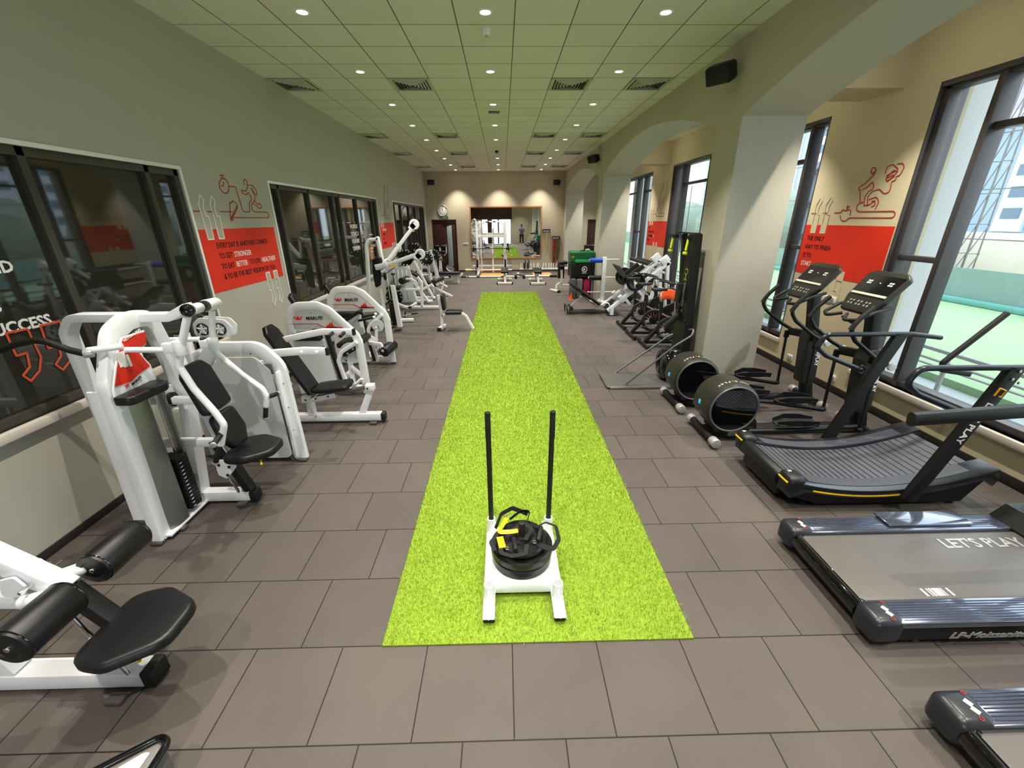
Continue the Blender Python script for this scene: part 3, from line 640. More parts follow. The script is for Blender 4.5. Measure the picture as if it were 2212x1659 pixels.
m1.p('bolts', BLACK, *bolts([(-2.05, 1.466, .38), (-1.97, 1.466, .36), (-2.0, 1.466, .26)], (0, -1, 0), .014)); m1.p('adjust_lever', YELLOW, bar([(-1.76, 1.42, .415), (-1.72, 1.36, .40)], .014, .008))
SEATP = [(-.2, -.19), (-.02, -.225), (.2, -.11), (.2, .11), (-.02, .225), (-.2, .19)]
def seat(t, c, tilt=0, sc=1, th=.065, name='seat', m=VINYL, rz=0):
    c = V3(c); ux = Vector((cos(tilt)*cos(rz), cos(tilt)*sin(rz), sin(tilt))); uy = Vector((-sin(rz), cos(rz), 0)); n = ux.cross(uy)
    return t.p(name, m, plate([(a*sc, b*sc) for a, b in SEATP], c-n*th/2, ux, uy, th, .11, .022, 4))
seat(m1, (-1.79, 1.50, .46), R_(4), 1.0)
# -- second: standing chest press with red placard
zb = lambda *p, **k: zp(2.676, 0, 600, p, **k)
m2 = T('chest_press_machine', 'white pectoral press machine with red placard and brushed steel weight shroud', 'weight machine', (-2.65, 2.95, 0))
m2.p('stack_frame', WHITE, bar([(-2.68, 2.63, .02), (-2.66, 2.65, 1.28), (-2.66, 2.80, 1.60), (-2.66, 2.93, 1.655), (-2.66, 3.12, 1.655), (-2.66, 3.2, 1.3), (-2.66, 3.24, .9), (-2.68, 3.10, .03)], .075, .115, .12, upv=(0, -1, 0)))
m2.p('press_frame', WHITE, bar([(-3.2, 3.06, .06), (-3.2, 3.05, 1.55), (-3.12, 3.05, 1.665), (-2.6, 3.06, 1.66), (-2.42, 3.06, 1.66), (-2.28, 3.06, 1.73)], .06, .10, .1, upv=(0, 1, 0)))
m2.p('cover_strip', WHITE, bar([(-2.76, 2.60, .22), (-2.74, 2.62, 1.25)], .10, .02, upv=(0, -1, 0)))
m2.p('weight_shroud', STEEL, plate([(0, -.005), (.06, .03), (.16, .035), (.20, .0), (.22, -.05), (.215, -.055), (.19, -.01), (.155, .025), (.06, .02), (0, -.015)], (-2.635, 2.67, .06), (0, 1, 0), (1, 0, 0), -1.07, 0, .0), label='curved brushed steel shroud')
m2.p('rear_shroud', STEEL, bb((-2.72, 3.02, .05), (-2.64, 3.04, 1.2), .004), bb((-2.72, 3.0, .05), (-2.66, 3.08, .08)))
m2.p('weight_stack', BLACK, *[bb((-2.74, 2.88, .09+k*.034), (-2.60, 3.0, .12+k*.034), .002) for k in range(14)]); m2.p('stack_labels', INKW, *[bb((-2.6, 2.9, .1+k*.034), (-2.598, 2.925, .106+k*.034), 0) for k in range(13)])
m2.p('guide_rod', CHROME, cyl((-2.68, 2.91, .06), (-2.68, 2.91, 1.5), .011), cyl((-2.68, 2.99, .06), (-2.68, 2.99, 1.5), .011)); m2.p('stack_foot_plate', WHITE, bb((-2.76, 2.62, .03), (-2.6, 3.1, .05)))
for q in ((-2.68, 2.58), (-2.62, 2.74), (-2.62, 3.1)): foot(m2, q)
pz = lambda *p: [(v.y, v.z) for v in zb(*p, X=-2.60)]
m2.p('placard', INKW, plate(pz((655, 650), (685, 400), (705, 345), (835, 303), (845, 385), (800, 425), (870, 500), (905, 580), (895, 605), (665, 692)), (-2.612, 0, 0), (0, 1, 0), (0, 0, 1), .012, 0, .001))
m2.p('placard_print', RED, plate(pz((662, 632), (690, 410), (712, 352), (838, 312), (843, 378), (792, 425), (865, 510), (795, 562), (760, 598)), (-2.599, 0, 0), (0, 1, 0), (0, 0, 1), .002, 0, .0), label='red printed area')
uy_ = Vector((0, 1, .28)).normalized(); uz_ = Vector((0, -.28, 1)).normalized()
pt = lambda x, y: zb((x, y), X=-2.596)[0]
m2.p('placard_lettering', INKW, *[bb(pt(a, b), pt(c, d)+Vector((.001, 0, 0)), 0) for a, b, c, d in ((690, 430, 696, 520), (690, 430, 770, 420), (716, 428, 722, 515), (740, 440, 752, 515), (690, 470, 716, 464), (720, 520, 740, 500))], text('PECTORAL DUO', .022, pt(718, 372), uy_, uz_, .002, .02))
m2.p('maker_lettering', INKB, text('MARUTI', .026, pt(765, 625), uy_, uz_, .002, .03, shear=.2)); m2.p('maker_emblem', RED, text('W', .03, pt(730, 640), uy_, uz_, .002, .05))
tr_ = zb((665, 690), (870, 590), (970, 640), (960, 680), (790, 760), (700, 765), X=-2.5)
m2.p('cup_holder', PLASTIC, plate([(0, 0), (.33, .0), (.36, .03), (.34, .12), (.28, .15), (.03, .13), (0, .1)], (-2.60, 2.57, 1.165), (0, 1, 0), (1, 0, 0), -.06, .03, .012, 3)); m2.p('tray_hollow', GLOSS, bb((-2.585, 2.62, 1.163), (-2.50, 2.76, 1.168), .004), cyl((-2.54, 2.85, 1.16), (-2.54, 2.85, 1.168), .04))
m2.p('base_beam', WHITE, bar([(-2.72, 3.1, .075), (-2.23, 3.1, .075)], .09, .09)); m2.p('end_cap', RUBBER, bb((-2.24, 3.05, .02), (-2.18, 3.15, .12), .01)); foot(m2, (-2.3, 3.03))
m2.p('post_rail', CHROME, bar([(-2.32, 3.06, .12), (-2.42, 3.06, .45)], .018, .02)); seat_post(m2, -2.24, 3.1, .12, -2.42, .62)
m2.p('seat_bracket', WHITE, *[plate([(0, .02), (.06, -.02), (.12, .04), (.17, .10), (.15, .18), (.0, .16)], (-2.42, y, .30), (1, 0, 0), (0, 0, 1), .008, .02) for y in (3.03, 3.16)], bar([(-2.32, 3.1, .42), (-2.05, 3.1, .475)], .09, .03)); m2.p('bolts', BLACK, *bolts([(-2.39, 3.022, .42), (-2.31, 3.022, .40), (-2.34, 3.022, .32)], (0, -1, 0), .013)); m2.p('adjust_lever', YELLOW, bar([(-2.02, 3.0, .485), (-1.99, 2.95, .46)], .014, .008))
seat(m2, (-2.10, 3.1, .525), R_(3), .97)
d = Vector((.30, 0, -.95)).normalized(); bm_ = dirs(d, (1, 0, .3))
m2.p('backrest', VINYL, plate([(-.09, -.33), (.09, -.33), (.15, -.26), (.16, .08), (-.16, .08), (-.15, -.26)], (-2.305, 3.1, .98), (0, 1, 0), (.28, 0, -.96), .07, .05, .025, 4), plate([(-.13, .10), (.13, .10), (.15, .3), (.08, .42), (-.08, .42), (-.15, .3)], (-2.305, 3.1, .98), (0, 1, 0), (.28, 0, -.96), .07, .05, .025, 4))
m2.p('back_support', WHITE, bar([(-2.52, 3.1, 1.45), (-2.36, 3.1, .5)], .06, .05), bar([(-3.15, 3.06, 1.0), (-2.45, 3.09, .98)], .05, .06), bar([(-3.18, 3.06, .62), (-2.4, 3.09, .6)], .05, .07))
m2.p('pulley', PLASTIC, cyl((-2.66, 3.09, 1.0), (-2.63, 3.09, 1.0), .05), cyl((-2.66, 3.09, .95), (-2.63, 3.09, .95), .02))
m2.p('pulley_bracket', WHITE, plate([(-.06, -.09), (.06, -.09), (.07, .1), (-.07, .1)], (-2.67, 3.09, 1.0), (0, 1, 0), (0, 0, 1), .01, .02))
a0 = at(1085/2.676, 600+190/2.676, Y=2.80); a1 = at(1235/2.676, 600+150/2.676, Y=3.36)
m2.p('pivot_tube', WHITE, cyl(a0+(a1-a0)*.12, a0+(a1-a0)*.42, .036), cyl(a0+(a1-a0)*.62, a1+(a1-a0)*.1, .045)); m2.p('pivot_sleeve', PLASTIC, cyl(a0+(a1-a0)*.4, a0+(a1-a0)*.64, .041)); m2.p('pivot_cap', GLOSS, ball(a0, .045))
A = zb((1085, 215), (1062, 330), (1045, 420), (1035, 510), (1120, 640), (1245, 780), (1296, 850), (1278, 965), Y=2.80)
B = zb((1226, 190), (1226, 300), (1238, 395), (1258, 440), (1400, 560), (1515, 640), (1543, 690), (1537, 745), Y=3.36)
m2.p('press_arm', WHITE, tube(A, .024, .06, 14, seg=5)); m2.p('press_arm', WHITE, tube(B, .024, .06, 14, seg=5))
for P_, Y_, pts in ((A, 2.80, (((1270, 968), (1247, 1065)), ((1280, 900), (1185, 985)))), (B, 3.36, (((1537, 745), (1535, 805)), ((1545, 690), (1610, 650))))):
    for i, (q, r) in enumerate(pts):
        a, b = zb(q, Y=Y_)[0], zb(r, Y=Y_)[0]
        if i: b = V3((a.x+.02, a.y+(-.13 if Y_ < 3 else .12), a.z-.02))
        g = m2.p('grip', GRIP, cyl(a, b, .02, .004)); m2.p('grip_cap', SILVER, cyl(b, b+(b-a).normalized()*.015, .023), cyl(a-(b-a).normalized()*.01, a, .024), par=g)
m2.p('arm_clamp', WHITE, cyl(A[2]+Vector((0, 0, .07)), A[2]-Vector((0, 0, .03)), .04), bar([A[2]+Vector((-.1, 0, .02)), A[2]+Vector((0, 0, .02))], .05, .07)); m2.p('arm_clamp', WHITE, cyl(B[2]+Vector((0, 0, .07)), B[2]-Vector((0, 0, .03)), .04), bar([B[2]+Vector((-.1, 0, .02)), B[2]+Vector((0, 0, .02))], .05, .07))
c0, c1 = zb((560, 415), Y=2.8)[0], zb((990, 418), Y=2.8)[0]; e0, e1 = zb((880, 360), Y=3.36)[0], zb((1165, 355), Y=3.36)[0]
m2.p('linkage_rod', WHITE, cyl(c0, c1, .02)); m2.p('linkage_rod', WHITE, cyl(e0, e1, .02)); m2.p('rod_end', PLASTIC, ball(c1, .02)); m2.p('rod_end', PLASTIC, ball(e1, .02))
H = zb((0, 420), (90, 385), (200, 362), (270, 370), (400, 418), (495, 440), Y=2.62)
m2.p('lever_handle', GRIP, tube(H, .021, .05)); m2.p('lever_collar', SILVER, cyl(H[-1]-Vector((.01, 0, 0)), H[-1]+Vector((.03, 0.02, 0)), .028)); m2.p('lever_tube', WHITE, cyl(H[-1]+Vector((.0, .02, .015)), H[-1]+Vector((.16, .1, .02)), .022))
# -- third: cabinet with pulleys and long row arms, incline bench
zc = lambda *p, **k: zp(3.858, 450, 580, p, **k)
m3 = T('multi_press_machine', 'white shrouded multi press machine with black incline backrest bench', 'weight machine', (-2.3, 4.2, 0))
yl, yr_ = 3.78, 4.12
# cabinet: arch frame seen from its end, in the plane x = const leaning back
ca = [(-2.86, 3.78, .02), (-2.86, 3.80, 1.02), (-2.74, 3.80, 1.20), (-2.30, 3.80, 1.20), (-2.15, 3.80, 1.02), (-2.11, 3.78, .02)]
m3.p('cabinet_frame', WHITE, bar(ca, .12, .055, .16, upv=(0, 0, 1)))
m3.p('front_shroud', SHROUD, plate([(-.34, 0), (.26, 0), (.24, .95), (.12, 1.08), (-.2, 1.08), (-.34, .95)], (-2.44, 3.74, .05), (1, 0, 0), (0, 0, 1), .012, .08))
m3.p('side_shroud', WHITE, bb((-2.16, 3.72, .05), (-2.135, 3.90, .98), .003), bb((-2.80, 3.86, .05), (-2.17, 3.88, 1.05), .003)); m3.p('shroud_screws', BLACK, *bolts([(-2.129, 3.76+.03*0, z) for z in (.1, .35, .6, .85)], (1, 0, 0), .006), *bolts([(x, 3.738, 1.16) for x in (-2.62, -2.35)], (0, -1, 0), .006))
foot(m3, (-2.09, 3.75)); foot(m3, (-2.84, 3.75)); m3.p('vent_window', GREY, bb((-2.30, 3.73, .96), (-2.18, 3.738, 1.06), .002))
m3.p('rear_upright', WHITE, bar([(-3.05, 3.9, .02), (-3.05, 3.9, 1.32)], .10, .09)); m3.p('upright_cap', RUBBER, bb((-3.10, 3.85, 1.32), (-3.0, 3.95, 1.335))); m3.p('upper_link', WHITE, bar([(-3.3, 3.95, .98), (-2.9, 3.9, 1.12)], .06, .08), bar([(-3.35, 3.9, .70), (-2.86, 3.86, .74)], .05, .10), bar([(-3.35, 3.9, .52), (-2.86, 3.86, .54)], .05, .06))
m3.p('pulley_plate', WHITE, plate([(-.17, -.07), (.17, -.07), (.19, .03), (.14, .1), (-.1, .12), (-.17, .06)], (-2.78, 3.93, 1.34), (1, 0, 0), (0, 0, 1), -.012, .05), plate([(-.17, -.07), (.17, -.07), (.19, .03), (.14, .1), (-.1, .12), (-.17, .06)], (-2.78, 4.03, 1.34), (1, 0, 0), (0, 0, 1), .012, .05))
for x in (-2.86, -2.70):
    q = m3.p('pulley', PLASTIC, *[ring((x, 3.925, 1.35), (0, 1, 0), .052, .008)]); m3.p('pulley_spokes', INKW, *[bar([(x, 3.915, 1.35), (x+.05*cos(a), 3.915, 1.35+.05*sin(a))], .014, .008, upv=(0, 1, 0)) for a in (.3, 1.55, 2.8, 4.07, 5.3)], par=q)
Y1, Y2 = 4.12, 4.72
r1 = zc((500, 710), (800, 685), (985, 690), Y=Y1); r2 = zc((560, 610), (780, 560), (960, 525), (1205, 528), Y=Y2)
m3.p('press_arm', WHITE, bar([r1[0], r1[1], r1[2]], .05, .075, .1)); m3.p('press_arm', WHITE, bar(r2, .05, .07, .2))
m3.p('arm_cap', RUBBER, box(r1[2]+Vector((.01, 0, 0)), (.03, .052, .078)), box(r2[3]+Vector((.01, 0, 0)), (.03, .052, .074)))
for b0, u, yy, s in ((r1[2], .09, Y1, 1), (r1[2], .24, Y1, 1), (r2[3], .09, Y2, -1), (r2[3], .22, Y2, -1)):
    p = b0+Vector((-u, 0, .0)); q = m3.p('arm_peg', INKW, cyl(p-Vector((0, .045, 0)), p+Vector((0, .04, 0)), .016)); m3.p('peg_grip', GRIP, cyl(p+Vector((0, .03*s, 0)), p+Vector((0, .16*s, -.01)), .02), par=q)
bY = 4.62
m3.p('base_beam', WHITE, bar([(-2.95, bY, .08), (-1.5, bY, .08)], .085, .09)); m3.p('end_cap', RUBBER, bb((-1.51, bY-.05, .03), (-1.46, bY+.05, .13), .01)); foot(m3, (-1.6, bY-.07))
m3.p('front_post', WHITE, bar([(-1.74, bY, .12), (-1.6, bY, .42)], .055, .075)); m3.p('rear_post', WHITE, bar([(-2.34, bY, .12), (-2.34, bY, .30)], .07, .09))
m3.p('bench_rail', GREY, bar([(-2.36, bY, .32), (-1.63, bY, .46)], .05, .04)); m3.p('seat_bracket', WHITE, bar([(-2.38, bY-.03, .30), (-2.02, bY-.03, .37)], .012, .06), bar([(-2.38, bY+.03, .30), (-2.02, bY+.03, .37)], .012, .06), box((-1.60, bY, .46), (.10, .09, .07)), box((-2.36, bY-.03, .33), (.1, .06, .08))); m3.p('bolts', BLACK, *bolts([(-1.62, bY-.05, .46), (-2.36, bY-.065, .33), (-2.25, bY-.04, .335), (-2.1, bY-.04, .36)], (0, -1, 0), .011)); m3.p('adjust_pin', CHROME, cyl((-2.2, bY-.05, .42), (-2.28, bY-.12, .33), .008))
m3.p('seat', VINYL, plate([(-.21, -.12), (-.1, -.15), (.2, -.14), (.22, 0), (.2, .14), (-.1, .15), (-.21, .12)], (-2.03, bY, .445), (1, 0, .10), (0, 1, 0), .06, .03, .02, 4))
b0, b1 = Vector((-2.27, bY, .42)), Vector((-2.66, bY, 1.22)); dd = (b1-b0)
m3.p('backrest', VINYL, plate([(-.13, 0), (.13, 0), (.14, .25), (.13, dd.length-.08), (.07, dd.length), (-.07, dd.length), (-.13, dd.length-.08), (-.14, .25)], b0+Vector((-.02, 0, -.02)), (0, 1, 0), dd, .06, .03, .02, 4)); m3.p('back_frame', WHITE, bar([b0+Vector((-.08, 0, .0)), b0+dd*.75+Vector((-.08, 0, 0))], .05, .03)); m3.p('back_strut', WHITE, bar([(-2.78, bY, .12), (-2.66, bY, .42), (-2.52, bY, .52)], .05, .05, .06)); m3.p('strut_pivot', WHITE, cyl((-2.78, bY-.05, .36), (-2.78, bY+.05, .36), .04))
# -- fourth and fifth: arch framed machines with maker's lettering
def arch_machine(name, label, Y, x0, detail):
    "frame lies in the x-z plane at depth Y; x0 is the front foot"
    t = T(name, label, 'weight machine', (x0-.5, Y, 0)); X = lambda a: x0+a
    fr = [(X(-.88), Y, .03), (X(-.90), Y, 1.08), (X(-.80), Y, 1.26), (X(-.50), Y, 1.27), (X(-.36), Y, 1.2), (X(-.05), Y, .86), (X(-.02), Y, .76), (X(0), Y, .02)]
    t.p('arch_frame', WHITE, bar(fr, .10, .055, .12, upv=(0, 0, 1))); t.p('base_rail', WHITE, bar([(X(-.88), Y, .10), (X(0), Y, .10)], .07, .07), bar([(X(-.45), Y-.04, .10), (X(-.45), Y+.75, .10)], .06, .07))
    t.p('name_plate', SHROUD, plate([(-.87, .96), (-.50, .96), (-.42, .90), (-.12, .90), (-.40, 1.17), (-.50, 1.225), (-.79, 1.225), (-.87, 1.08)], (x0, Y-.02, 0), (1, 0, 0), (0, 0, 1), -.008))
    t.p('maker_lettering', INKB, text('MARUTI', .062, (X(-.66), Y-.031, 1.085), (1, 0, 0), (0, 0, 1), .002, .03, width=.22, shear=.2)); t.p('maker_emblem', RED, plate([(-.82, 1.13), (-.80, 1.13), (-.785, 1.10), (-.77, 1.13), (-.75, 1.13), (-.735, 1.10), (-.72, 1.13), (-.70, 1.13), (-.73, 1.085), (-.79, 1.085)], (x0, Y-.029, 0), (1, 0, 0), (0, 0, 1), -.002, 0, 0))
    t.p('red_stripe', RED, plate([(-.87, 1.035), (-.52, 1.035), (-.44, .985), (-.20, .985), (-.19, .965), (-.40, .965), (-.43, .97), (-.53, 1.028), (-.87, 1.028)], (x0, Y-.029, 0), (1, 0, 0), (0, 0, 1), -.002, 0, 0), plate([(-.42, .97), (-.39, 1.02), (-.375, 1.01), (-.36, 1.05), (-.345, 1.02), (-.33, 1.06), (-.31, .99), (-.28, .985), (-.26, .97)], (x0, Y-.029, 0), (1, 0, 0), (0, 0, 1), -.002, 0, 0), label='red stripe with flame')
    t.p('plate_screws', BLACK, *bolts([(X(a), Y-.028, b) for a, b in ((-.80, 1.17), (-.58, 1.18), (-.82, .99))], (0, -1, 0), .005))
    t.p('pad_roll', VINYL, pad((X(-.66), Y-.10, .87), (.40, .10, .10), None, .035)); t.p('stack_shroud', WHITE, plate([(-.86, .05), (-.36, .05), (-.46, .82), (-.84, .82)], (x0, Y-.05, 0), (1, 0, 0), (0, 0, 1), -.02, .02)); t.p('stack_channel', BLACK, bar([(X(-.30), Y-.03, .06), (X(-.42), Y-.03, .9)], .05, .06))
    t.p('side_panel', SHROUD, bb((X(-.86), Y+.02, .1), (X(-.45), Y+.03, .92)))
    foot(t, (X(.01), Y-.02)); foot(t, (X(-.86), Y-.03))
    if detail == 'curl':
        t.p('inner_frame', WHITE, bar([(X(-.24), Y-.04, .06), (X(-.32), Y-.04, .52), (X(-.26), Y-.04, .64), (X(-.04), Y-.04, .78)], .05, .05, .07, upv=(0, 0, 1)))
        t.p('cam', SHROUD, plate([(.16*cos(a)*(1.1 if a > 3 else .95), .15*sin(a)) for a in [k*pi/12 for k in range(24)]], (X(-.16), Y+.03, .60), (1, 0, 0), (0, 0, 1), -.014, 0, .002)); t.p('cam_hub', PLASTIC, bar([(X(-.26), Y-.0, .58), (X(-.08), Y-.0, .68)], .04, .05)); t.p('cam_pins', CHROME, cyl((X(-.18), Y+.02, .62), (X(-.18), Y-.06, .62), .014), cyl((X(-.10), Y+.02, .68), (X(-.10), Y-.06, .68), .012)); t.p('cam_bolts', BLACK, *bolts([(X(-.26), Y+.014, .6), (X(-.22), Y+.014, .56), (X(-.24), Y+.014, .50)], (0, -1, 0), .011))
        t.p('lower_column', WHITE, bar([(X(-.2), Y+.05, .06), (X(-.2), Y+.05, .55)], .06, .05)); t.p('foot_rest', WHITE, bar([(X(-.18), Y+.0, .42), (X(-.03), Y+.0, .26)], .05, .045), bar([(X(-.2), Y-.0, .13), (X(-.1), Y-.1, .2), (X(-.02), Y-.1, .27)], .06, .03))
        t.p('seat', VINYL, pad((X(-.25), Y+.45, .66), (.42, .34, .08), (0, R_(-10), 0), .03)); t.p('backrest', VINYL, plate([(-.12, 0), (.12, 0), (.13, .1), (.09, .26), (0, .30), (-.09, .26), (-.13, .1)], (X(-.86), Y+.35, 1.10), (0, 1, 0), (-.55, 0, .84), .07, .04, .025, 4)); t.p('back_post', GREY, bar([(X(-.66), Y+.35, .6), (X(-.84), Y+.35, 1.14)], .04, .05))
    else:
        t.p('inner_frame', WHITE, bar([(X(-.24), Y-.04, .06), (X(-.34), Y-.04, .60), (X(-.3), Y-.04, .68), (X(-.08), Y-.04, .86)], .05, .05, .08, upv=(0, 0, 1)))
        t.p('cam', SHROUD, plate([(.20*cos(a), .14*sin(a)) for a in [k*pi/12 for k in range(24)]], (X(-.22), Y+.05, .84), (.9, 0, .4), (-.4, 0, .9), -.014, 0, .002), plate([(.1*cos(a), .1*sin(a)) for a in [k*pi/10 for k in range(20)]], (X(-.16), Y-.08, .68), (1, 0, 0), (0, 0, 1), -.012, 0, .002)); t.p('cam_bolts', BLACK, *bolts([(X(a), Y+.03, b) for a, b in ((-.3, .9), (-.2, .95), (-.25, .84), (-.12, .9))], (0, -1, 0), .011)); t.p('cam_pin', CHROME, cyl((X(-.15), Y-.06, .68), (X(-.15), Y-.12, .68), .012))
        t.p('leg_lever', WHITE, bar([(X(-.18), Y-.1, .66), (X(-.22), Y-.1, .30)], .04, .05), bar([(X(-.32), Y-.12, .40), (X(-.12), Y-.2, .40), (X(-.08), Y-.2, .28)], .04, .06)); t.p('pivot_block', WHITE, plate([(0, 0), (.12, 0), (.14, .09), (.07, .14), (0, .1)], (X(-.34), Y-.12, .38), (1, 0, 0), (0, 0, 1), -.03, .02))
        roller(t, (X(-.08), Y-.22, .27), (X(.02), Y+.08, .32), .09); t.p('arm_frame', WHITE, bar([(X(-.62), Y-.22, .74), (X(-.38), Y-.22, .90), (X(-.36), Y-.22, .60)], .05, .05, .03)); t.p('elbow_pad', VINYL, pad((X(-.50), Y-.2, .88), (.34, .16, .05), (0, R_(-30), 0), .02))
        for q in (-.22, -.32): t.p('hand_grip', GRIP, cyl((X(-.38), Y+q, .92+q*.3), (X(-.14), Y+q, .97+q*.3), .02)); t.p('grip_cap', INKW, cyl((X(-.14), Y+q, .97+q*.3), (X(-.11), Y+q, .975+q*.3), .022))
        t.p('seat', VINYL, pad((X(-.3), Y+.45, .55), (.42, .34, .08), (0, R_(-10), 0), .03)); t.p('backrest', VINYL, plate([(-.12, 0), (.12, 0), (.13, .1), (.09, .3), (0, .34), (-.09, .3), (-.13, .1)], (X(-.92), Y+.35, 1.02), (0, 1, 0), (-.6, 0, .8), .07, .04, .025, 4))
    return t
arch_machine('leg_extension_machine', 'white arch framed machine with maker name, nearer the camera of the pair', 5.5, -1.95, 'curl')
arch_machine('leg_curl_machine', 'white arch framed machine with maker name, behind its twin, grey roller in front', 6.85, -1.92, 'roll')
# ================================================ right row: cardio machines
zd = lambda *p, **k: zp(2.373, 1280, 560, p, **k)
def V(*a): return Vector(a)
# -- elliptical (built at the nearer place, copied to the farther one)
EY = 4.17
el = T('elliptical_trainer', 'black elliptical trainer with round drum, nearer the camera, beside the curved treadmill', 'elliptical trainer', (3.1, EY, 0), 'elliptical trainers')
q = el.p('rear_stabilizer', BLACK, cyl((2.235, EY-.26, .065), (2.235, EY+.24, .065), .04)); el.p('stabilizer_cap', SILVER, cyl((2.235, EY-.35, .065), (2.235, EY-.25, .065), .052, .006), par=q); el.p('stabilizer_cap', SILVER, cyl((2.235, EY+.23, .065), (2.235, EY+.31, .065), .052, .006), par=q)
el.p('drum_shell', OLIVE, lathe([(.245, 0), (.262, -.0), (.285, .02), (.29, .06), (.29, .30), (.28, .35), (.26, .37), (.2, .372), (0, .372), (0, .33), (.22, .33), (.245, .3), (.245, 0)], (2.455, EY-.17, .385), (0, 1, 0), 56))
el.p('drum_rim', GREY, ring((2.455, EY-.172, .385), (0, 1, 0), .256, .010, 56)); el.p('drum_window', mat('drum glass', '0A0A0C', .02, spec=1, coat=1), lathe([(0, .0), (.247, .0), (.247, .015), (0, .015)], (2.455, EY-.168, .385), (0, 1, 0), 48))
el.p('led_badge', CYAN, plate([(-.012, -.024), (.012, -.024), (.017, 0), (.012, .024), (-.012, .024), (-.017, 0)], (2.163, EY+.02, .405), (0, 1, 0), (.02, 0, 1), -.006, .008), label='cyan light badge'); el.p('led_bezel', CHROME, plate([(-.018, -.031), (.018, -.031), (.023, 0), (.018, .031), (-.018, .031), (-.023, 0)], (2.168, EY+.02, .405), (0, 1, 0), (.02, 0, 1), -.006, .01))
for k, ch in enumerate("LET'S|PLAY"):
    a = R_(58+k*6.2); p = V(2.455+.292*cos(pi-a), EY-.10+.0, .385+.292*sin(pi-a)) if False else V(2.455-.292*cos(R_(122-k*7.0)), EY-.1, .385+.292*sin(R_(122-k*7.0)))
    tx = V(sin(R_(122-k*7.0)), 0, cos(R_(122-k*7.0))); el.p('lettering', GOLD if ch == '|' else INKW, text(ch, .04, p+V(0, .03, 0), -tx, (0, -1, 0), .002, .02))
el.p('drum_foot', OLIVE, plate([(2.66, .10), (2.80, .10), (2.78, .2), (2.72, .3), (2.70, .3)], (0, EY-.10, 0), (1, 0, 0), (0, 0, 1), -.3), bb((2.3, EY-.13, .09), (2.75, EY+.13, .15), .02))
el.p('frame_rail', BLACK, bar([(2.24, EY, .075), (2.6, EY, .08), (4.0, EY, .08)], .09, .07)); el.p('rail_strip', CHROME, bb((2.75, EY-.048, .09), (3.9, EY-.044, .11), .001))
for s in (-1, 1):
    q = el.p('crank_block', GREY, bar([(2.44, EY+s*.11-.04, .10), (2.58, EY+s*.11-.04, .105)], .06, .07, .02)); 
    el.p('foot_rod', BLACK, tube([(2.62, EY+s*.24, .33 if s > 0 else .16), (3.1, EY+s*.25, .28 if s > 0 else .17), (3.78, EY+s*.25, .165 if s > 0 else .2)], .024, .02))
    px_, pz = (3.40, .30) if s > 0 else (3.13, .235)
    pd = el.p('pedal', RUBBER, plate([(-.24, -.04), (-.2, -.075), (.06, -.085), (.2, -.07), (.22, .0), (.2, .07), (.06, .085), (-.2, .075), (-.24, .04)], (px_, EY+s*.22, pz), (1, 0, .02), (0, 1, 0), .02, .03, .006)); 
    el.p('pedal_rim', PLASTIC, *[sweep([V(px_-.23, EY+s*.22+o*.045, pz+.02), V(px_-.1, EY+s*.22+o*.086, pz+.05), V(px_+.05, EY+s*.22+o*.088, pz+.045), V(px_+.21, EY+s*.22+o*.06, pz+.02)], rrect(.06, .008, .003, 1), .05, (0, 1, 0)) for o in (-1, 1)], par=pd)
    el.p('drive_rod', BLACK, tube([(3.80, EY+s*.27, .17), (3.765, EY+s*.27, .86)], .017)); el.p('rod_joint', BLACK, ball((3.80, EY+s*.27, .17), .03), box((3.765, EY+s*.27, .86), (.06, .045, .1), None, .015))
    el.p('pivot_cap', INKW, cyl((3.87, EY+s*.30, .90), (3.87, EY+s*.335, .90), .038)); el.p('pivot_arm', PLASTIC, bar([(3.90, EY+s*.05, .91), (3.80, EY+s*.28, .90)], .07, .09, 0))
    arm = [(3.87, EY+s*.29, .90), (3.68, EY+s*.29, 1.0), (3.44, EY+s*.29, 1.17), (3.36, EY+s*.29, 1.28), (3.43, EY+s*.29, 1.40), (3.53, EY+s*.29, 1.50)]
    el.p('swing_arm', BLACK, tube(arm, .021, .09)); el.p('arm_grip', GRIP, tube([arm[3], ((3.37+.02), EY+s*.29, 1.34), arm[4], arm[5]], .0235, .06))
el.p('mast', BLACK, bar([(4.02, EY, .08), (3.93, EY, .5), (3.88, EY, 1.0), (3.80, EY, 1.42)], .11, .10, .1)); el.p('mast_cover', OLIVE, plate([(3.86, .30), (3.98, .24), (4.04, .34), (3.99, .96), (3.93, 1.02), (3.83, 1.0), (3.80, .88)], (0, EY-.085, 0), (1, 0, 0), (0, 0, 1), -.17, .04, .015, 3))
el.p('lettering', INKW, text("LET'S|PLAY", .062, (3.95, EY-.088, .83), (.06, 0, -1), (1, 0, .06), .002, .03), label='white maker lettering'); el.p('emblem', GOLD, tube([(3.93, EY-.088, .86), (3.93, EY-.088, .90), (3.975, EY-.088, .90), (3.975, EY-.088, .86), (3.955, EY-.088, .86)], .006, .005, 6))
el.p('front_stabilizer', BLACK, cyl((4.06, EY-.26, .06), (4.06, EY+.26, .06), .04), bar([(4.0, EY, .3), (4.06, EY, .07)], .09, .08)); el.p('transport_wheel', SILVER, cyl((4.06, EY-.33, .06), (4.06, EY-.24, .06), .055, .01)); el.p('transport_wheel', SILVER, cyl((4.06, EY+.24, .06), (4.06, EY+.33, .06), .055, .01))
cu = V(.32, 0, .30).normalized()*1.0; cn = V(-.68, 0, .72).normalized(); co = V(3.62, EY, 1.42)
ux, uy = V(0, -1, 0), V(.62, 0, .78).normalized()
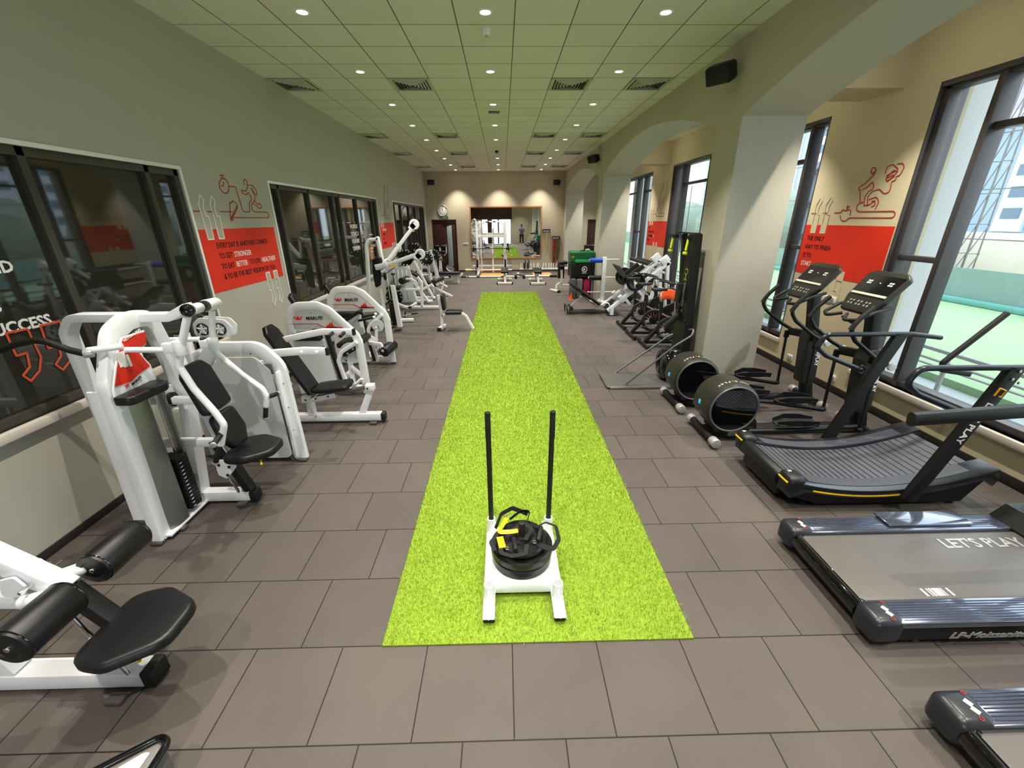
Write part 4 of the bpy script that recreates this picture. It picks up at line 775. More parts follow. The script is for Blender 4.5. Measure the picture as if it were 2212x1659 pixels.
el.p('console', OLIVE, plate([(-.17, -.08), (.17, -.08), (.24, .08), (.25, .36), (.18, .41), (-.18, .41), (-.25, .36), (-.24, .08)], co+V(.03, 0, .02), ux, uy, -.05 if False else .05, .05, .015, 3))
cc = co+V(.03, 0, .02); nrm = ux.cross(uy); cc2 = cc+nrm*.05
c3 = cc2
el.p('display_panel', GLOSS, plate([(-.2, .14), (.2, .14), (.22, .35), (-.22, .35)], c3, ux, uy, .003, .01, .0)); el.p('tablet_ledge', IVORY, plate([(-.21, .11), (.21, .11), (.21, .135), (-.21, .135)], c3, ux, uy, .012))
el.p('display_digits', INKW, *[plate([(a, b), (a+.022, b), (a+.022, b+.016), (a, b+.016)], c3, ux, uy, .005, 0, 0) for a in (-.15, -.122, .10, .128) for b in (.245, .27)], plate([(-.005, .26), (.01, .26), (.01, .27), (-.005, .27)], c3, ux, uy, .005, 0, 0), label='lit display digits'); el.p('buttons', SILVER, *[cyl(c3+ux*a+uy*b, c3+ux*a+uy*b+nrm*.004, .012, .001, 10) for a in (-.13, -.09, -.03, .01, .07, .11) for b in (.0, .035)])
hb = [(3.78, EY+.20, 1.47), (3.62, EY+.24, 1.44), (3.46, EY+.22, 1.36), (3.40, EY+.12, 1.34), (3.42, EY, 1.33), (3.40, EY-.12, 1.34), (3.46, EY-.22, 1.36), (3.62, EY-.24, 1.44), (3.78, EY-.20, 1.47)]
el.p('handlebar', GRIP, tube(hb[:4]+[(3.5, EY+.03, 1.38)], .017, .05), tube([(3.5, EY-.03, 1.38)]+hb[5:], .017, .05), tube([(3.56, EY+.1, 1.33), (3.62, EY, 1.27), (3.56, EY-.1, 1.33)], .012, .05))
clone(el, (3.08, 5.03, 0), 'black elliptical trainer with round drum, the farther one next to the pillar')
# -- curved treadmill
ct = T('curved_treadmill', 'black curved treadmill with ribbed belt and yellow edge lines', 'treadmill', (3.2, 3.22, 0))
yn, yf, xa, xb = 2.80, 3.68, 2.36, 4.02
def crv(x, lo=.165, e=.30, xm=3.05): return lo+(e-lo)*((x-xm)/.8)**2 if True else 0
N = 44
bx = [xa+.05+(xb-xa-.12)*k/N for k in range(N+1)]
ct.p('belt', mat('belt rubber', '4C4D54', .4), sweep([V(x, (yn+yf)/2, crv(x)-.0) for x in bx], rrect(yf-yn-.36, .02, .004, 1), 0, (0, 0, 1)))  # grey-blue belt colour has the windows' reflection painted into it
ct.p('belt_slats', BLACK, *[bb((x-.005, yn+.19, crv(x)+.008), (x+.005, yf-.19, crv(x)+.0125), 0) for x in [bx[0]+.04+k*.058 for k in range(26)]], kind='stuff')
for s, y in ((1, yn), (-1, yf)):
    y0, y1 = sorted((y, y+s*.18)); pr = [(x, crv(x)+.035) for x in bx]
    ct.p('side_deck', mat('deck satin', '1B1D22', .25, coat=.2), plate([(xa-.02, .14)]+[(xa-.02, .28)]+pr[1:-1]+[(xb, crv(xb)+.02), (xb+.03, .28), (xb, .22)]+[(x, crv(x)-.04) for x in reversed(bx[2:-1])], (0, y1, 0), (1, 0, 0), (0, 0, 1), y1-y0, 0, .012, 2))
    ct.p('grip_mat', mat('grip mat', '3A3D45', .6, bump=1.0, bscale=90), sweep([V(x, (y0+y1)/2+s*.03, crv(x)+.037) for x in bx[3:-3]], rrect(.11, .004, .001, 1), 0, (0, 0, 1)))
    ct.p('side_skirt', BLACK, plate([(xa+.02, .12), (xa, .24)]+[(x, crv(x)-.02) for x in bx[1:-1]]+[(xb, .26), (xb-.14, .03), (xa+.28, .03)], (0, (y0+y1)/2+.03, 0), (1, 0, 0), (0, 0, 1), .06, 0, .005))
    ct.p('edge_line', YELLOW, sweep([V(x, (y-.004*s), crv(x)-.012) for x in bx[3:30]], rrect(.004, .012, .001, 1), 0, (0, 0, 1)), label='yellow edge line')
    ct.p('corner_cap', PLASTIC, bb((xa-.05, y0-.0, .17), (xa+.10, y1, .33), .05, 4)); ct.p('cap_line', YELLOW, bb((xa-.056, y0+.03, .27), (xa-.046, y1-.03, .285), .002)); ct.p('cap_emblem', INKW, text('R', .05, (xa-.01, y1-.05, .333), (0, -1, 0), (1, 0, 0), .002))
ct.p('roller_guard', PLASTIC, *[cyl((xa, yn+.17, .23), (xa, yf-.17, .23), .062)], bb((xa-.02, yn+.17, .05), (xa+.05, yf-.17, .2), .02)); ct.p('underbody', BLACK, plate([(2.5, .03), (3.75, .03), (3.9, .13), (3.5, .15), (2.6, .15)], (0, yf-.2, 0), (1, 0, 0), (0, 0, 1), .5))
for s, y in ((1, yn-.03), (-1, yf+.03)):
    ct.p('upright', PLASTIC, bar([(3.30, y, .14), (3.70, y, 1.27), (3.70, y, 1.29)], .05, .11, 0, upv=(1, 0, 0)))
    ct.p('handrail', mat('rail satin', '262A33', .28, .3), tube([(3.43, y, .93), (3.05, y, 1.08), (2.93, y, 1.17), (3.0, y, 1.285), (3.8, y, 1.28), (4.1, y, 1.24)], .022, .09))
ct.p('lettering', INKW, text('LET\'S PLAY', .075, (3.58, yn-.057, 1.02), (-.33, 0, -.94), (.94, 0, -.33), .002, .02), label='white maker lettering'); ct.p('emblem', GOLD, tube([(3.60, yn-.058, 1.07), (3.62, yn-.058, 1.13), (3.67, yn-.058, 1.11), (3.655, yn-.058, 1.06), (3.635, yn-.058, 1.065)], .007, .004, 6))
ct.p('bolts', CHROME, *bolts([(3.68, yn-.056, 1.20), (3.74, yn-.056, 1.17), (3.71, yn-.056, 1.26), (3.76, yn-.056, 1.30)], (0, -1, 0), .012)); ct.p('push_pole', GRIP, tube([(3.56, 3.12, 1.13), (3.545, 3.12, 1.2), (3.9, 3.12, 1.60)], .022, .04), bar([(3.56, 3.12, 1.14), (3.80, 3.12, 1.10)], .04, .04)); ct.p('wire_hook', BLACK, tube([(3.45, yf+.0, .95), (3.38, yf-.02, 1.0), (3.36, yf-.02, .93), (3.42, yf, .9)], .007, .02, closed=True))
for x in (2.55, 3.85):
    ct.p('rubber_foot', RUBBER, cyl((x, yn+.12, 0), (x, yn+.12, .04), .03), cyl((x, yf-.12, 0), (x, yf-.12, .04), .03))
# -- flat motor treadmill, and a second one cut by the frame
REFL = mat('polished deck strip', '6E7688', .12, .7, coat=1)
def treadmill(y0, y1, x0, x1, label, name_text, full, red=False):
    t = T('treadmill', label, 'treadmill', ((x0+x1)/2, (y0+y1)/2, 0), 'flat motor treadmills'); z = .2; W = .16
    t.p('deck_base', BLACK, plate([(x0+.04, .035), (x1, .035), (x1, z-.02), (x0+.02, z-.02), (x0, .12)], (0, y1-.02, 0), (1, 0, 0), (0, 0, 1), (y1-y0)-.04, 0, .01))
    t.p('belt', mat('treadmill belt', '55524F', .42, noise=.1, nscale=5, bump=.2), bb((x0+.02, y0+W, .05), (x1-.02, y1-W, z-.015), .03, 4)); t.p('belt_roller', GLOSS, cyl((x0+.045, y0+W, z-.075), (x0+.045, y1-W, z-.075), .058))
    for s, y in ((1, y0), (-1, y1)):
        a, b = sorted((y, y+s*W)); r = t.p('side_rail', REFL, bb((x0+.12, a, z-.04), (x1, b, z+.0), .008)); 
        t.p('rail_grooves', mat('rail groove', '4A5164', .15, .7), *[bb((x0+.15, a+.02+k*.0165, z), (x1-.02, a+.026+k*.0165, z+.003), .001, 1) for k in range(8)], par=r)
        t.p('end_cap', mat('cap satin', '24262B', .3), bb((x0-.02, a-.005, .04), (x0+.16, b+.005, z+.012), .045, 5)); t.p('rating_marks', INKW, *[plate([(-.012, 0), (.012, 0), (.012, .03), (-.012, .03)], (x0+.10, a+.045+k*.034, z+.012), (1, .5, 0), (0, 1, 0), .001, 0, 0) for k in range(2)]); t.p('warning_marks', REDINK, ring((x0+.085, a+.025, z+.013), (0, 0, 1), .008, .002, 16, 4), ring((x0+.115, b-.025, z+.013), (0, 0, 1), .008, .002, 16, 4))
    t.p('belt_mark', INKW, *[bb((x0+.45+k, y0+W+.03, z-.0155), (x0+.45+k+w_, y0+W+.085, z-.0145), 0) for k, w_ in ((0, .012), (.035, .006), (.05, .012), (.07, .03), (.105, .012), (.125, .006), (.16, .012))], label='white belt mark')
    if name_text: t.p('lettering', INKG, text('LP-Moissanite', .062, (x0+.42, y0-.003, .085), (1, 0, 0), (0, 0, 1), .003, .03, shear=.25, width=.44), label='grey italic maker lettering'); t.p('belt_lettering', SILVER, text('LET\'S PLAY', .12, (x0+.95, y1-W-.16, z-.0145), (1, 0, 0), (0, 1, 0), .001, .02))
    for x in (x0+.3, x1-.3): t.p('foot', GREY, cyl((x, y0+.06, 0), (x, y0+.06, .04), .025), cyl((x, y1-.06, 0), (x, y1-.06, .04), .025))
    if full:
        t.p('motor_hood', PLASTIC, plate([(x1-.45, z), (x1-.36, z+.1), (x1-.05, z+.12), (x1+.02, z), (x1+.02, .05), (x1-.45, .05)], (0, y1, 0), (1, 0, 0), (0, 0, 1), y1-y0, 0, .02, 3)); 
        for y in (y0+.03, y1-.03):
            t.p('upright', PLASTIC, bar([(x1-.1, y, .2), (x1-.2, y, 1.05), (x1-.12, y, 1.35)], .06, .1, .1, upv=(1, 0, 0)))
            t.p('handrail', PLASTIC, bar([(x1-.22, y, 1.12), (x1-.6, y, 1.08), (x1-1.36, y, 1.03)], .06, .10, 0, upv=(0, 0, 1), r=.025))
        t.p('console', GLOSS, bb((x1-.20, y0+.02, 1.28), (x1-.08, y1-.02, 1.62), .03))
    return t
treadmill(1.61, 2.50, 2.07, 4.1, 'black motor treadmill with italic maker lettering on its side, near right edge', True, True)
treadmill(.38, 1.27, 2.03, 3.85, 'black motor treadmill cut by the lower right corner of the photo', False, True, True)
# small step plate beside the far rail of the motor treadmill
one('step_plate', 'dark glossy plate lying over the far rail of the motor treadmill', 'plate', REFL, (3.05, 2.42, .2), bb((2.78, 2.37, .206), (3.4, 2.52, .222), .006))
# -- ski trainer
sk = T('ski_trainer', 'tall black ski pull machine on a platform against the nearest pillar', 'ski machine', (2.3, 5.85, 0))
sk.p('platform', GREY, plate([(1.47, 5.545), (2.72, 5.53), (2.72, 6.15), (1.48, 6.12)], (0, 0, .012), (1, 0, 0), (0, 1, 0), .028, .04, .004)); sk.p('platform_edge', CHROME, bb((1.52, 5.525, .012), (2.7, 5.535, .038), .002))
sk.p('tower_post', BLACK, *[bar([(2.63, y, .06), (2.62, y2, 2.10)], .09, .11, 0, upv=(1, 0, 0)) for y, y2 in ((5.72, 5.66), (5.98, 6.08))] if False else [plate([(5.70, .1), (6.10, .1), (6.12, .9), (6.04, 2.1), (5.86, 2.1), (5.74, .9)], (2.56, 0, 0), (0, 1, 0), (0, 0, 1), .12, .02, .01)]); sk.p('back_post', BLACK, bar([(2.66, 6.10, .1), (2.66, 6.16, .9), (2.66, 6.42, 2.08)], .06, .10, 0, upv=(0, 1, 0)))
sk.p('head_bracket', BLACK, bar([(2.62, 5.88, 2.10), (2.62, 6.5, 2.10)], .08, .02), box((2.56, 6.5, 2.05), (.07, .12, .06), None, .02), box((2.56, 5.98, 2.05), (.06, .07, .07), None, .02)); sk.p('cord', IVORY, tube([(2.57, 6.36, 2.0), (2.57, 6.18, 1.0)], .004, 0, 6))
for y in (6.0, 6.55):
    h = sk.p('ski_handle', NEON, tube([(2.55, y, 2.03), (2.52, y-.03, 1.88)], .017, 0)); sk.p('handle_end', NEON, lathe([(.0, 0), (.03, .0), (.035, .02), (.03, .035), (0, .035)], (2.52, y-.03, 1.86), (-.2, -.2, -1)), par=h)
for s, z in (('(', 1.44), ):
    sk.p('emblem', mat('olive logo', '8E9A3A', .5), sweep([V(2.556, 5.93+.045*cos(a), 1.60+.04*sin(a)) for a in [R_(20+k*16) for k in range(21)]], rrect(.014, .003, .001, 1), 0, (1, 0, 0)), bb((2.552, 5.89, 1.48), (2.558, 5.97, 1.505), 0), bb((2.552, 5.92, 1.48), (2.558, 5.94, 1.56), 0))
sk.p('lettering', INKG, text('concept 2', .105, (2.557, 5.765, 1.33), (0, 0, -1), (0, -1, 0) if False else (0, 1, 0), .002, .02) if False else text('concept 2', .105, (2.555, 5.765, 1.33), (0, .03, -1), (0, -1, -.03), -.002, .02) if False else xf(text('concept 2', .105, (0, 0, 0), (1, 0, 0), (0, 1, 0), .002, .02), Matrix(((0, 0, -1, 2.557), (0, 1, 0, 5.90), (-1, 0, 0, 1.46), (0, 0, 0, 1)))), label='grey maker lettering')
sk.p('rivets', CHROME, *bolts([(2.56, y, z) for z in (.55, .95) for y in (5.76, 6.04)], (-1, 0, 0), .008))
sk.p('flywheel', GLOSS, lathe([(0, 0), (.17, .0), (.22, .02), (.235, .06), (.235, .14), (.2, .17), (0, .17)], (2.34, 5.86, .27), (1, 0, 0), 40)); sk.p('flywheel_vents', PLASTIC, *[ring((2.335, 5.86, .27), (1, 0, 0), r, .006, 40, 6) for r in (.08, .12, .16, .2)]); sk.p('flywheel_housing', PLASTIC, bb((2.44, 5.72, .15), (2.62, 6.02, .52), .04)); sk.p('reflector_band', CHROME, bb((2.40, 5.72, .44), (2.50, 5.76, .52), .01))
sk.p('brace', GREY, tube([(1.745, 5.60, .04), (2.36, 5.49, .66), (2.56, 5.48, .80), (2.60, 5.52, .88), (2.58, 5.62, .85)], .014, .08), tube([(1.74, 6.12, .04), (2.5, 6.12, .62), (2.62, 6.1, .68)], .014, .05)); sk.p('brace_foot', CHROME, cyl((1.745, 5.6, .038), (1.745, 5.6, .05), .022), cyl((1.74, 6.12, .038), (1.74, 6.12, .05), .022)); sk.p('monitor', PLASTIC, box((2.50, 5.97, 1.30), (.04, .16, .28), None, .02), bar([(2.54, 5.97, 1.1), (2.6, 5.97, .8)], .05, .05)); sk.p('side_bracket', OLIVE, bar([(2.36, 5.97, .80), (2.55, 5.97, .98)], .08, .07))
# -- spin bikes
def bike(x, y, label, towel=False, copyof=None):
    t = T('spin_bike', label, 'exercise bike', (x, y, 0), 'spin bikes'); O = lambda a, b, c: (x+a, y+b, c)
    q = t.p('flywheel_tyre', RUBBER, ring(O(0, -.04, .36), (0, 1, 0), .205, .028, 44, 12)); t.p('flywheel_rim', GREY, ring(O(0, -.04, .36), (0, 1, 0), .175, .008, 44, 8), ring(O(0, -.04, .36), (0, 1, 0), .222, .004, 44, 6), par=q); t.p('flywheel_spokes', SILVER, *[bar([V(x+.1*cos(a), y-.04, .36+.1*sin(a)), V(x+.165*cos(a), y-.04, .36+.165*sin(a))], .012, .012, upv=(0, 1, 0)) for a in [k*2*pi/16 for k in range(16)]], par=q); t.p('flywheel_hub', BLACK, cyl(O(0, -.07, .36), O(0, .0, .36), .07), par=q)
    t.p('frame', BLACK, bar([O(-.38, .06, .10), O(-.12, .06, .40), O(-.16, .06, .86)], .06, .08, .08, upv=(0, 1, 0)), bar([O(.55, .06, .12), O(.35, .06, .5), O(.28, .06, .92)], .06, .08, .05, upv=(0, 1, 0)), bar([O(-.40, .06, .08), O(.6, .06, .08)], .06, .05)); t.p('frame_panel', MAROON, plate([(-.18, .72), (-.05, .60), (.12, .56), (.34, .66), (.46, .72), (.5, .60), (.3, .40), (.0, .42), (-.16, .50)], (x, y+.03, 0), (1, 0, 0), (0, 0, 1), -.06, .03, .01)); t.p('guard_strip', SILVER, sweep([V(x-.14, y+.0, .64), V(x+.02, y, .56), V(x+.2, y, .58), V(x+.36, y, .70)], rrect(.02, .012, .003, 1), .06, (0, 1, 0)))
    t.p('fork_shell', PLASTIC, plate([(-.02, .36), (.04, .32), (.44, .62), (.5, .74), (.40, .76), (.2, .66)], (x, y-.10, 0), (1, 0, 0), (0, 0, 1), -.035, .04, .008))
    t.p('front_foot', BLACK, cyl(O(-.40, -.22, .05), O(-.40, .32, .05), .03)); t.p('rear_foot', BLACK, cyl(O(.62, -.22, .05), O(.62, .32, .05), .03)); t.p('foot_cap', PLASTIC, cyl(O(-.40, -.27, .05), O(-.40, -.21, .05), .04), cyl(O(-.4, .31, .05), O(-.4, .37, .05), .04))
    t.p('seat_post', CHROME, cyl(O(-.16, .06, .82), O(-.2, .06, 1.04), .018)); t.p('saddle', mat('saddle', '1B1A1B', .45), plate([(-.15, -.075), (-.12, -.09), (.0, -.05), (.12, -.022), (.14, 0), (.12, .022), (0, .05), (-.12, .09), (-.15, .075)], O(-.20, .06, 1.05), (1, 0, 0), (0, 1, 0), .05, .02, .018, 3))
    t.p('handle_post', CHROME, cyl(O(.28, .06, .9), O(.25, .06, 1.12), .02)); t.p('handlebar', GRIP, tube([O(.0, -.12, 1.16), O(.14, -.16, 1.14), O(.25, -.12, 1.12), O(.25, .24, 1.12), O(.14, .28, 1.14), O(.0, .24, 1.16)], .016, .05)); t.p('crank', CHROME, bar([O(-.02, -.11, .30), O(-.17, -.12, .26)], .03, .015)); t.p('pedal', PLASTIC, box(O(-.2, -.16, .25), (.1, .09, .03), None, .008), box(O(.12, .24, .40), (.1, .09, .03), None, .008))
    return t
bike(3.08, 7.62, 'black and maroon spin bike nearest the camera, beside the ski machine')
bike(3.03, 8.33, 'black and maroon spin bike second from the ski machine, orange cloth behind')
bike(3.05, 9.15, 'black and maroon spin bike third from the ski machine, by the leg press')
one('towel', 'bright orange cloth draped over a spin bike frame', 'towel', ORANGE, (3.2, 8.06, .88), plate([(0, 0), (.30, .0), (.28, .16), (.20, .19), (.06, .17), (-.03, .1)], (3.02, 7.96, .84), (1, .1, 0), (0, .15, 1), -.10, .02, .02, 3))
# -- 45 degree leg press
lp = T('leg_press', 'white inclined leg press with black back pad and loaded sledge', 'leg press machine', (2.9, 10.7, 0))
ya, yb2 = 10.42, 11.05
for y in (ya, yb2):
    lp.p('guide_rail', WHITE, bar([(2.62, y, .12), (4.05, y, 1.30)], .09, .08, 0)); lp.p('slide_rod', CHROME, cyl((2.75, y, .32), (3.85, y, 1.24), .014)); lp.p('rail_end', WHITE, box((3.92, y, 1.34), (.22, .10, .16), (0, R_(-40), 0), .01)); lp.p('stop_bracket', WHITE, box((2.95, y, .42), (.10, .08, .2), (0, R_(-40), 0), .01), box((3.10, y, .35), (.07, .07, .22), (0, R_(-40), 0), .01), box((3.45, y, .68), (.06, .06, .2), (0, R_(-40), 0), .01))
    lp.p('rear_leg', WHITE, bar([(4.0, y, 1.28), (4.1, y, .04)], .08, .09)); lp.p('brace', WHITE, bar([(3.78, y, 1.05), (3.65, y, .1)], .07, .08), bar([(3.35, y, .74), (3.95, y, .08)], .06, .07)); lp.p('front_leg', WHITE, bar([(2.72, y, .18), (2.72, y, .02)], .09, .10)); lp.p('floor_plate', RUBBER, bb((2.6, y-.08, 0), (2.86, y+.08, .015)))
lp.p('base_beam', GREY, bar([(1.66, 10.72, .06), (2.7, 10.72, .06)], .12, .07)); lp.p('cross_beam', WHITE, bar([(2.72, ya, .08), (2.72, yb2, .08)], .08, .08), bar([(4.05, ya, .08), (4.05, yb2, .08)], .08, .08), bar([(4.0, ya, 1.2), (4.0, yb2, 1.2)], .06, .08))
lp.p('foot_frame', BLACK, tube([(1.62, 10.5, .02), (1.60, 10.5, .22), (1.60, 10.94, .22), (1.62, 10.94, .02)], .015, .05)); lp.p('seat_pad', VINYL, plate([(-.24, 0), (.24, 0), (.24, .32), (-.24, .32)], (2.62, 10.72, .12), (0, 1, 0), (-.75, 0, .35) if False else (.3, 0, .30), .07, .04, .02, 3))
lp.p('backrest', VINYL, plate([(-.23, 0), (.23, 0), (.23, .8), (.18, .95), (-.18, .95), (-.23, .8)], (2.42, 10.72, .22), (0, 1, 0), (-.72, 0, .50), .07, .04, .02, 3)); lp.p('back_shell', GREY, plate([(-.22, 0), (.22, 0), (.22, .82), (-.22, .82)], (2.40, 10.72, .19), (0, 1, 0), (-.72, 0, .50), -.02, .02)); lp.p('back_strut', CHROME, bar([(1.66, 10.72, .14), (1.98, 10.72, .42)], .04, .03), box((2.0, 10.72, .44), (.1, .12, .1), None, .02)); lp.p('seat_roll', BLACK, cyl((1.72, 10.5, .16), (1.72, 10.94, .16), .045)); lp.p('side_handle', INKW, tube([(2.5, 10.35, .26), (2.5, 10.35, .34), (2.62, 10.35, .32), (2.66, 10.35, .2)], .014, .04))
lp.p('sledge_plate', mat('tread plate', '4A4845', .5, .3, bump=.6, bscale=60), plate([(-.34, -.22), (.34, -.22), (.34, .32), (-.34, .32)], (3.0, 10.73, .95), (0, 1, 0), (-.58, 0, .75), .03, .01)); lp.p('sledge_frame', BLACK, bar([(3.0, ya+.1, .85), (3.45, ya+.1, 1.2)], .06, .1), bar([(3.0, yb2-.1, .85), (3.45, yb2-.1, 1.2)], .06, .1), bar([(3.18, 10.2, .84), (3.18, 11.3, .84)], .05, .05)); lp.p('shoulder_pad', VINYL, bar([(3.2, 10.33, .76), (3.52, 10.33, 1.02)], .09, .06, r=.02)); lp.p('release_handle', REDINK, ball((3.34, 10.25, .74), .05, 1.2, .8, .9)); lp.p('rack_pegs', WHITE, cyl((3.18, ya-.35, .84), (3.18, ya, .84), .025), cyl((3.18, yb2, .84), (3.18, yb2+.35, .84), .025))
def plate_v(c, ax, r, label, group, th=.05, m=None, letters=True, name='weight_plate'):
    "upright olympic plate with grip slots"
    c = V3(c); ax = V3(ax).normalized(); t = T(name, label, 'weight plate', c, group); m = m or mat('plate black', '0F0F10', .3)
    t.p('disc', m, lathe([(.026, 0), (.06, 0), (.07, .008), (r*.72, .008), (r*.78, 0), (r-.008, 0), (r, .008), (r, th-.008), (r-.008, th), (r*.78, th), (r*.72, th-.008), (.07, th-.008), (.06, th), (.026, th), (.026, 0)], c, ax, 40)); x, y = frame(ax)
    t.p('hub_ring', CHROME, lathe([(.026, -.002), (.034, -.002), (.034, th+.002), (.026, th+.002), (.026, -.002)], c, ax, 20))
    if letters:
        s = []
        for k in range(14):
            if k % 7 in (5, 6): continue
            a = k*2*pi/14; p = c+ax*(th+.0015)+x*(r*.85*cos(a))+y*(r*.85*sin(a)); e = x*cos(a)+y*sin(a); f = ax.cross(e); s.append(box(p, (r*.16, .004, r*.12), Matrix((e, ax, f)).transposed(), 0))
        t.p('raised_lettering', INKW, *s)
    return t
plate_v((3.20, 10.24, .86), (0, -1, 0), .225, 'black weight plate on the near side of the leg press', 'leg press plates', letters=False); plate_v((3.20, 10.17, .86), (0, -1, 0), .205, 'smaller black grip plate outermost on the near side of the leg press', 'leg press plates', letters=False); plate_v((3.20, 11.24, .86), (0, 1, 0), .225, 'black weight plate on the far side of the leg press', 'leg press plates', letters=False)
# -- plate tree with rolls
pt_ = T('roller_rack', 'white post rack with prongs holding foam rollers beside the plyometric boxes', 'storage rack', (2.86, 12.15, 0))
pt_.p('post', WHITE, bb((2.80, 12.10, .03), (2.91, 12.2, 1.28), .005)); pt_.p('base', WHITE, bar([(2.5, 12.15, .035), (3.2, 12.15, .035)], .09, .06), bar([(2.85, 11.9, .035), (2.85, 12.4, .035)], .09, .06)); pt_.p('prongs', IVORY, *[cyl((a, 12.15, z), (b, 12.15, z), .02, r2=.014) for z in (1.21, .72, .31) for a, b in ((2.91, 3.28), (2.8, 2.42))])
for z, m_, lb in ((1.19, BLUE, 'blue grooved foam roller on the top prong of the white rack'), (.71, RUBBER, 'black foam roller on the middle prong of the white rack')):
    t = T('foam_roller', lb, 'foam roller', (2.6, 12.15, z)); t.p('core', m_, lathe([(.024, 0), (.066, 0), (.07, .005)]+[(.07-(.004 if k % 2 else 0), .02+k*.014) for k in range(24)]+[(.07, .345), (.066, .35), (.024, .35), (.024, 0)], (2.44, 12.15, z), (1, 0, 0), 28)); t.p('end_ring', INKW, lathe([(.022, -.004), (.034, -.004), (.034, .0), (.022, .0), (.022, -.004)], (2.44, 12.15, z), (1, 0, 0)))
# -- soft boxes and mats
def softbox(x0, x1, y0, y1, z0, z1, m_, label, lo):
    t = T('plyometric_box', label, 'plyometric box', ((x0+x1)/2, (y0+y1)/2, z0)); t.p('body', m_, bb((x0, y0, z0), (x1, y1, z1), .03, 4)); t.p('seam', mat('dark seam', '0A130D', .6), bb((x0-.003, y0-.003, z0+(z1-z0)*.72), (x0+(x1-x0)*.55, y0+.02, z0+(z1-z0)*.76), .002), bb((x0-.003, y0, z0+(z1-z0)*.72), (x0+.01, y1, z0+(z1-z0)*.76), .002)); 
    if lo: t.p('logo', INKW, ring(((x0+x1)/2+.05, y0-.003, (z0+z1)/2+.03), (0, 1, 0), .075, .012, 32, 6), box(((x0+x1)/2+.04, y0-.003, (z0+z1)/2+.03), (.06, .006, .07), (0, R_(30), 0), .002), box(((x0+x1)/2+.05, y0-.003, (z0+z1)/2-.08), (.14, .004, .02), None, 0), label='white round logo')
    else: t.p('trim', mat('green piping', '39B57A', .5), bb((x0+.12, y0-.006, z0), (x1-.05, y0+.003, z0+.09), .003)); t.p('logo', YELLOW, ring((x0+.05, y0-.003, z0+.16), (0, 1, 0), .03, .006, 20, 6))
    return t
softbox(2.06, 2.765, 12.98, 13.7, .60, 1.05, mat('black vinyl box', '0B0B0C', .45), 'black soft plyometric box with white round logo under the green one', True); softbox(2.05, 2.77, 12.98, 13.68, 1.055, 1.36, GREENB, 'green soft plyometric box topmost of the stack by the white rack', False)
one('kettlebell_pad', 'black pad standing behind the green box', 'pad', VINYL, (2.7, 13.76, 0), bb((2.56, 13.73, .0), (2.92, 13.81, 1.52), .04, 4)); t = T('strap_bundle', 'small bundle of straps and a tan roll on top of the green box', 'straps', (2.5, 13.2, 1.36)); t.p('strap', RUBBER, tube([(2.35, 13.2, 1.375), (2.45, 13.12, 1.40), (2.5, 13.25, 1.38), (2.4, 13.3, 1.375)], .012, .03)); t.p('roll', mat('tan roll', 'D8C39A', .6), cyl((2.5, 13.16, 1.40), (2.62, 13.2, 1.40), .035))
for x0, x1, y0, h, c, lb in ((2.08, 2.2, 12.78, .60, '55534E', 'grey folded mat standing at the left under the plyometric boxes'), (2.24, 2.42, 12.9, .58, '6B6D66', 'lighter grey rolled mat second from the left under the boxes'), (2.47, 2.66, 13.0, .56, 'B4244E', 'raspberry red mat standing under the plyometric boxes'), (2.67, 2.715, 13.06, .56, '6E2E62', 'purple mat standing beside the raspberry red mat'), (2.725, 2.77, 13.1, .56, 'C9D0DC', 'pale grey mat standing rightmost of the mats')):
    one('exercise_mat', lb, 'exercise mat', mat('mat '+c, c, .6), ((x0+x1)/2, y0+.25, 0), bb((x0, y0, 0), (x1, y0+.6, h-.005), .03, 3), group='mats under the plyometric boxes')
one('traffic_cone', 'orange cone at the foot of the grey mat', 'cone', ORANGE, (2.06, 12.7, 0), bb((1.98, 12.62, 0), (2.10, 12.74, .012), .003), lathe([(.05, .012), (.012, .2), (0, .2)], (2.04, 12.68, 0)))
one('medicine_ball', 'dark medicine ball on the floor behind the leg press', 'medicine ball', RUBBER, (3.6, 12.1, .16), ball((3.6, 12.1, .16), .16))
# -- dumbbell rack by the far window
dr_ = T('dumbbell_rack', 'white two tier dumbbell rack under the far right window', 'dumbbell rack', (4.1, 12.5, 0))
for z in (.55, .98): dr_.p('shelf', WHITE, box((4.15, 12.5, z), (.40, 2.4, .05), (0, R_(18), 0), .01))
for y in (11.35, 13.65): dr_.p('leg', WHITE, bar([(4.28, y, .03), (4.18, y, 1.12)], .08, .06, upv=(0, 1, 0)), bar([(3.95, y, .03), (4.4, y, .03)], .08, .05))
def hexd(x, y, z, label, s=1):
    t = T('dumbbell', label, 'dumbbell', (x, y, z), 'dumbbells on the white rack'); t.p('handle', CHROME, cyl((x-.08*s, y, z+.07*s), (x+.08*s, y, z+.07*s), .015*s))
    t.p('head', RUBBER, cyl((x-.15*s, y, z+.07*s), (x-.06*s, y, z+.07*s), .065*s, .01, 8)); t.p('head', RUBBER, cyl((x+.06*s, y, z+.07*s), (x+.15*s, y, z+.07*s), .065*s, .01, 8)); return t
k0 = None
for j, z in enumerate((.585, 1.015)):
    for i in range(13):
        y = 11.42+i*.18; lb = 'black round headed dumbbell on the %s shelf of the white rack' % (('lower', 'upper')[j])
        if k0 is None: k0 = hexd(4.15, y, z, lb)
        else: clone(k0, (4.15, y, z), lb)
# ================================================ left row, farther machines
e8 = lambda *p, **k: zp(8.295, 760, 440, p, **k)
e5 = lambda *p, **k: zp(5.924, 720, 440, p, **k)
e11 = lambda *p, **k: zp(11.85, 800, 540, p, **k)
e12 = lambda *p, **k: zp(12.29, 860, 540, p, **k)
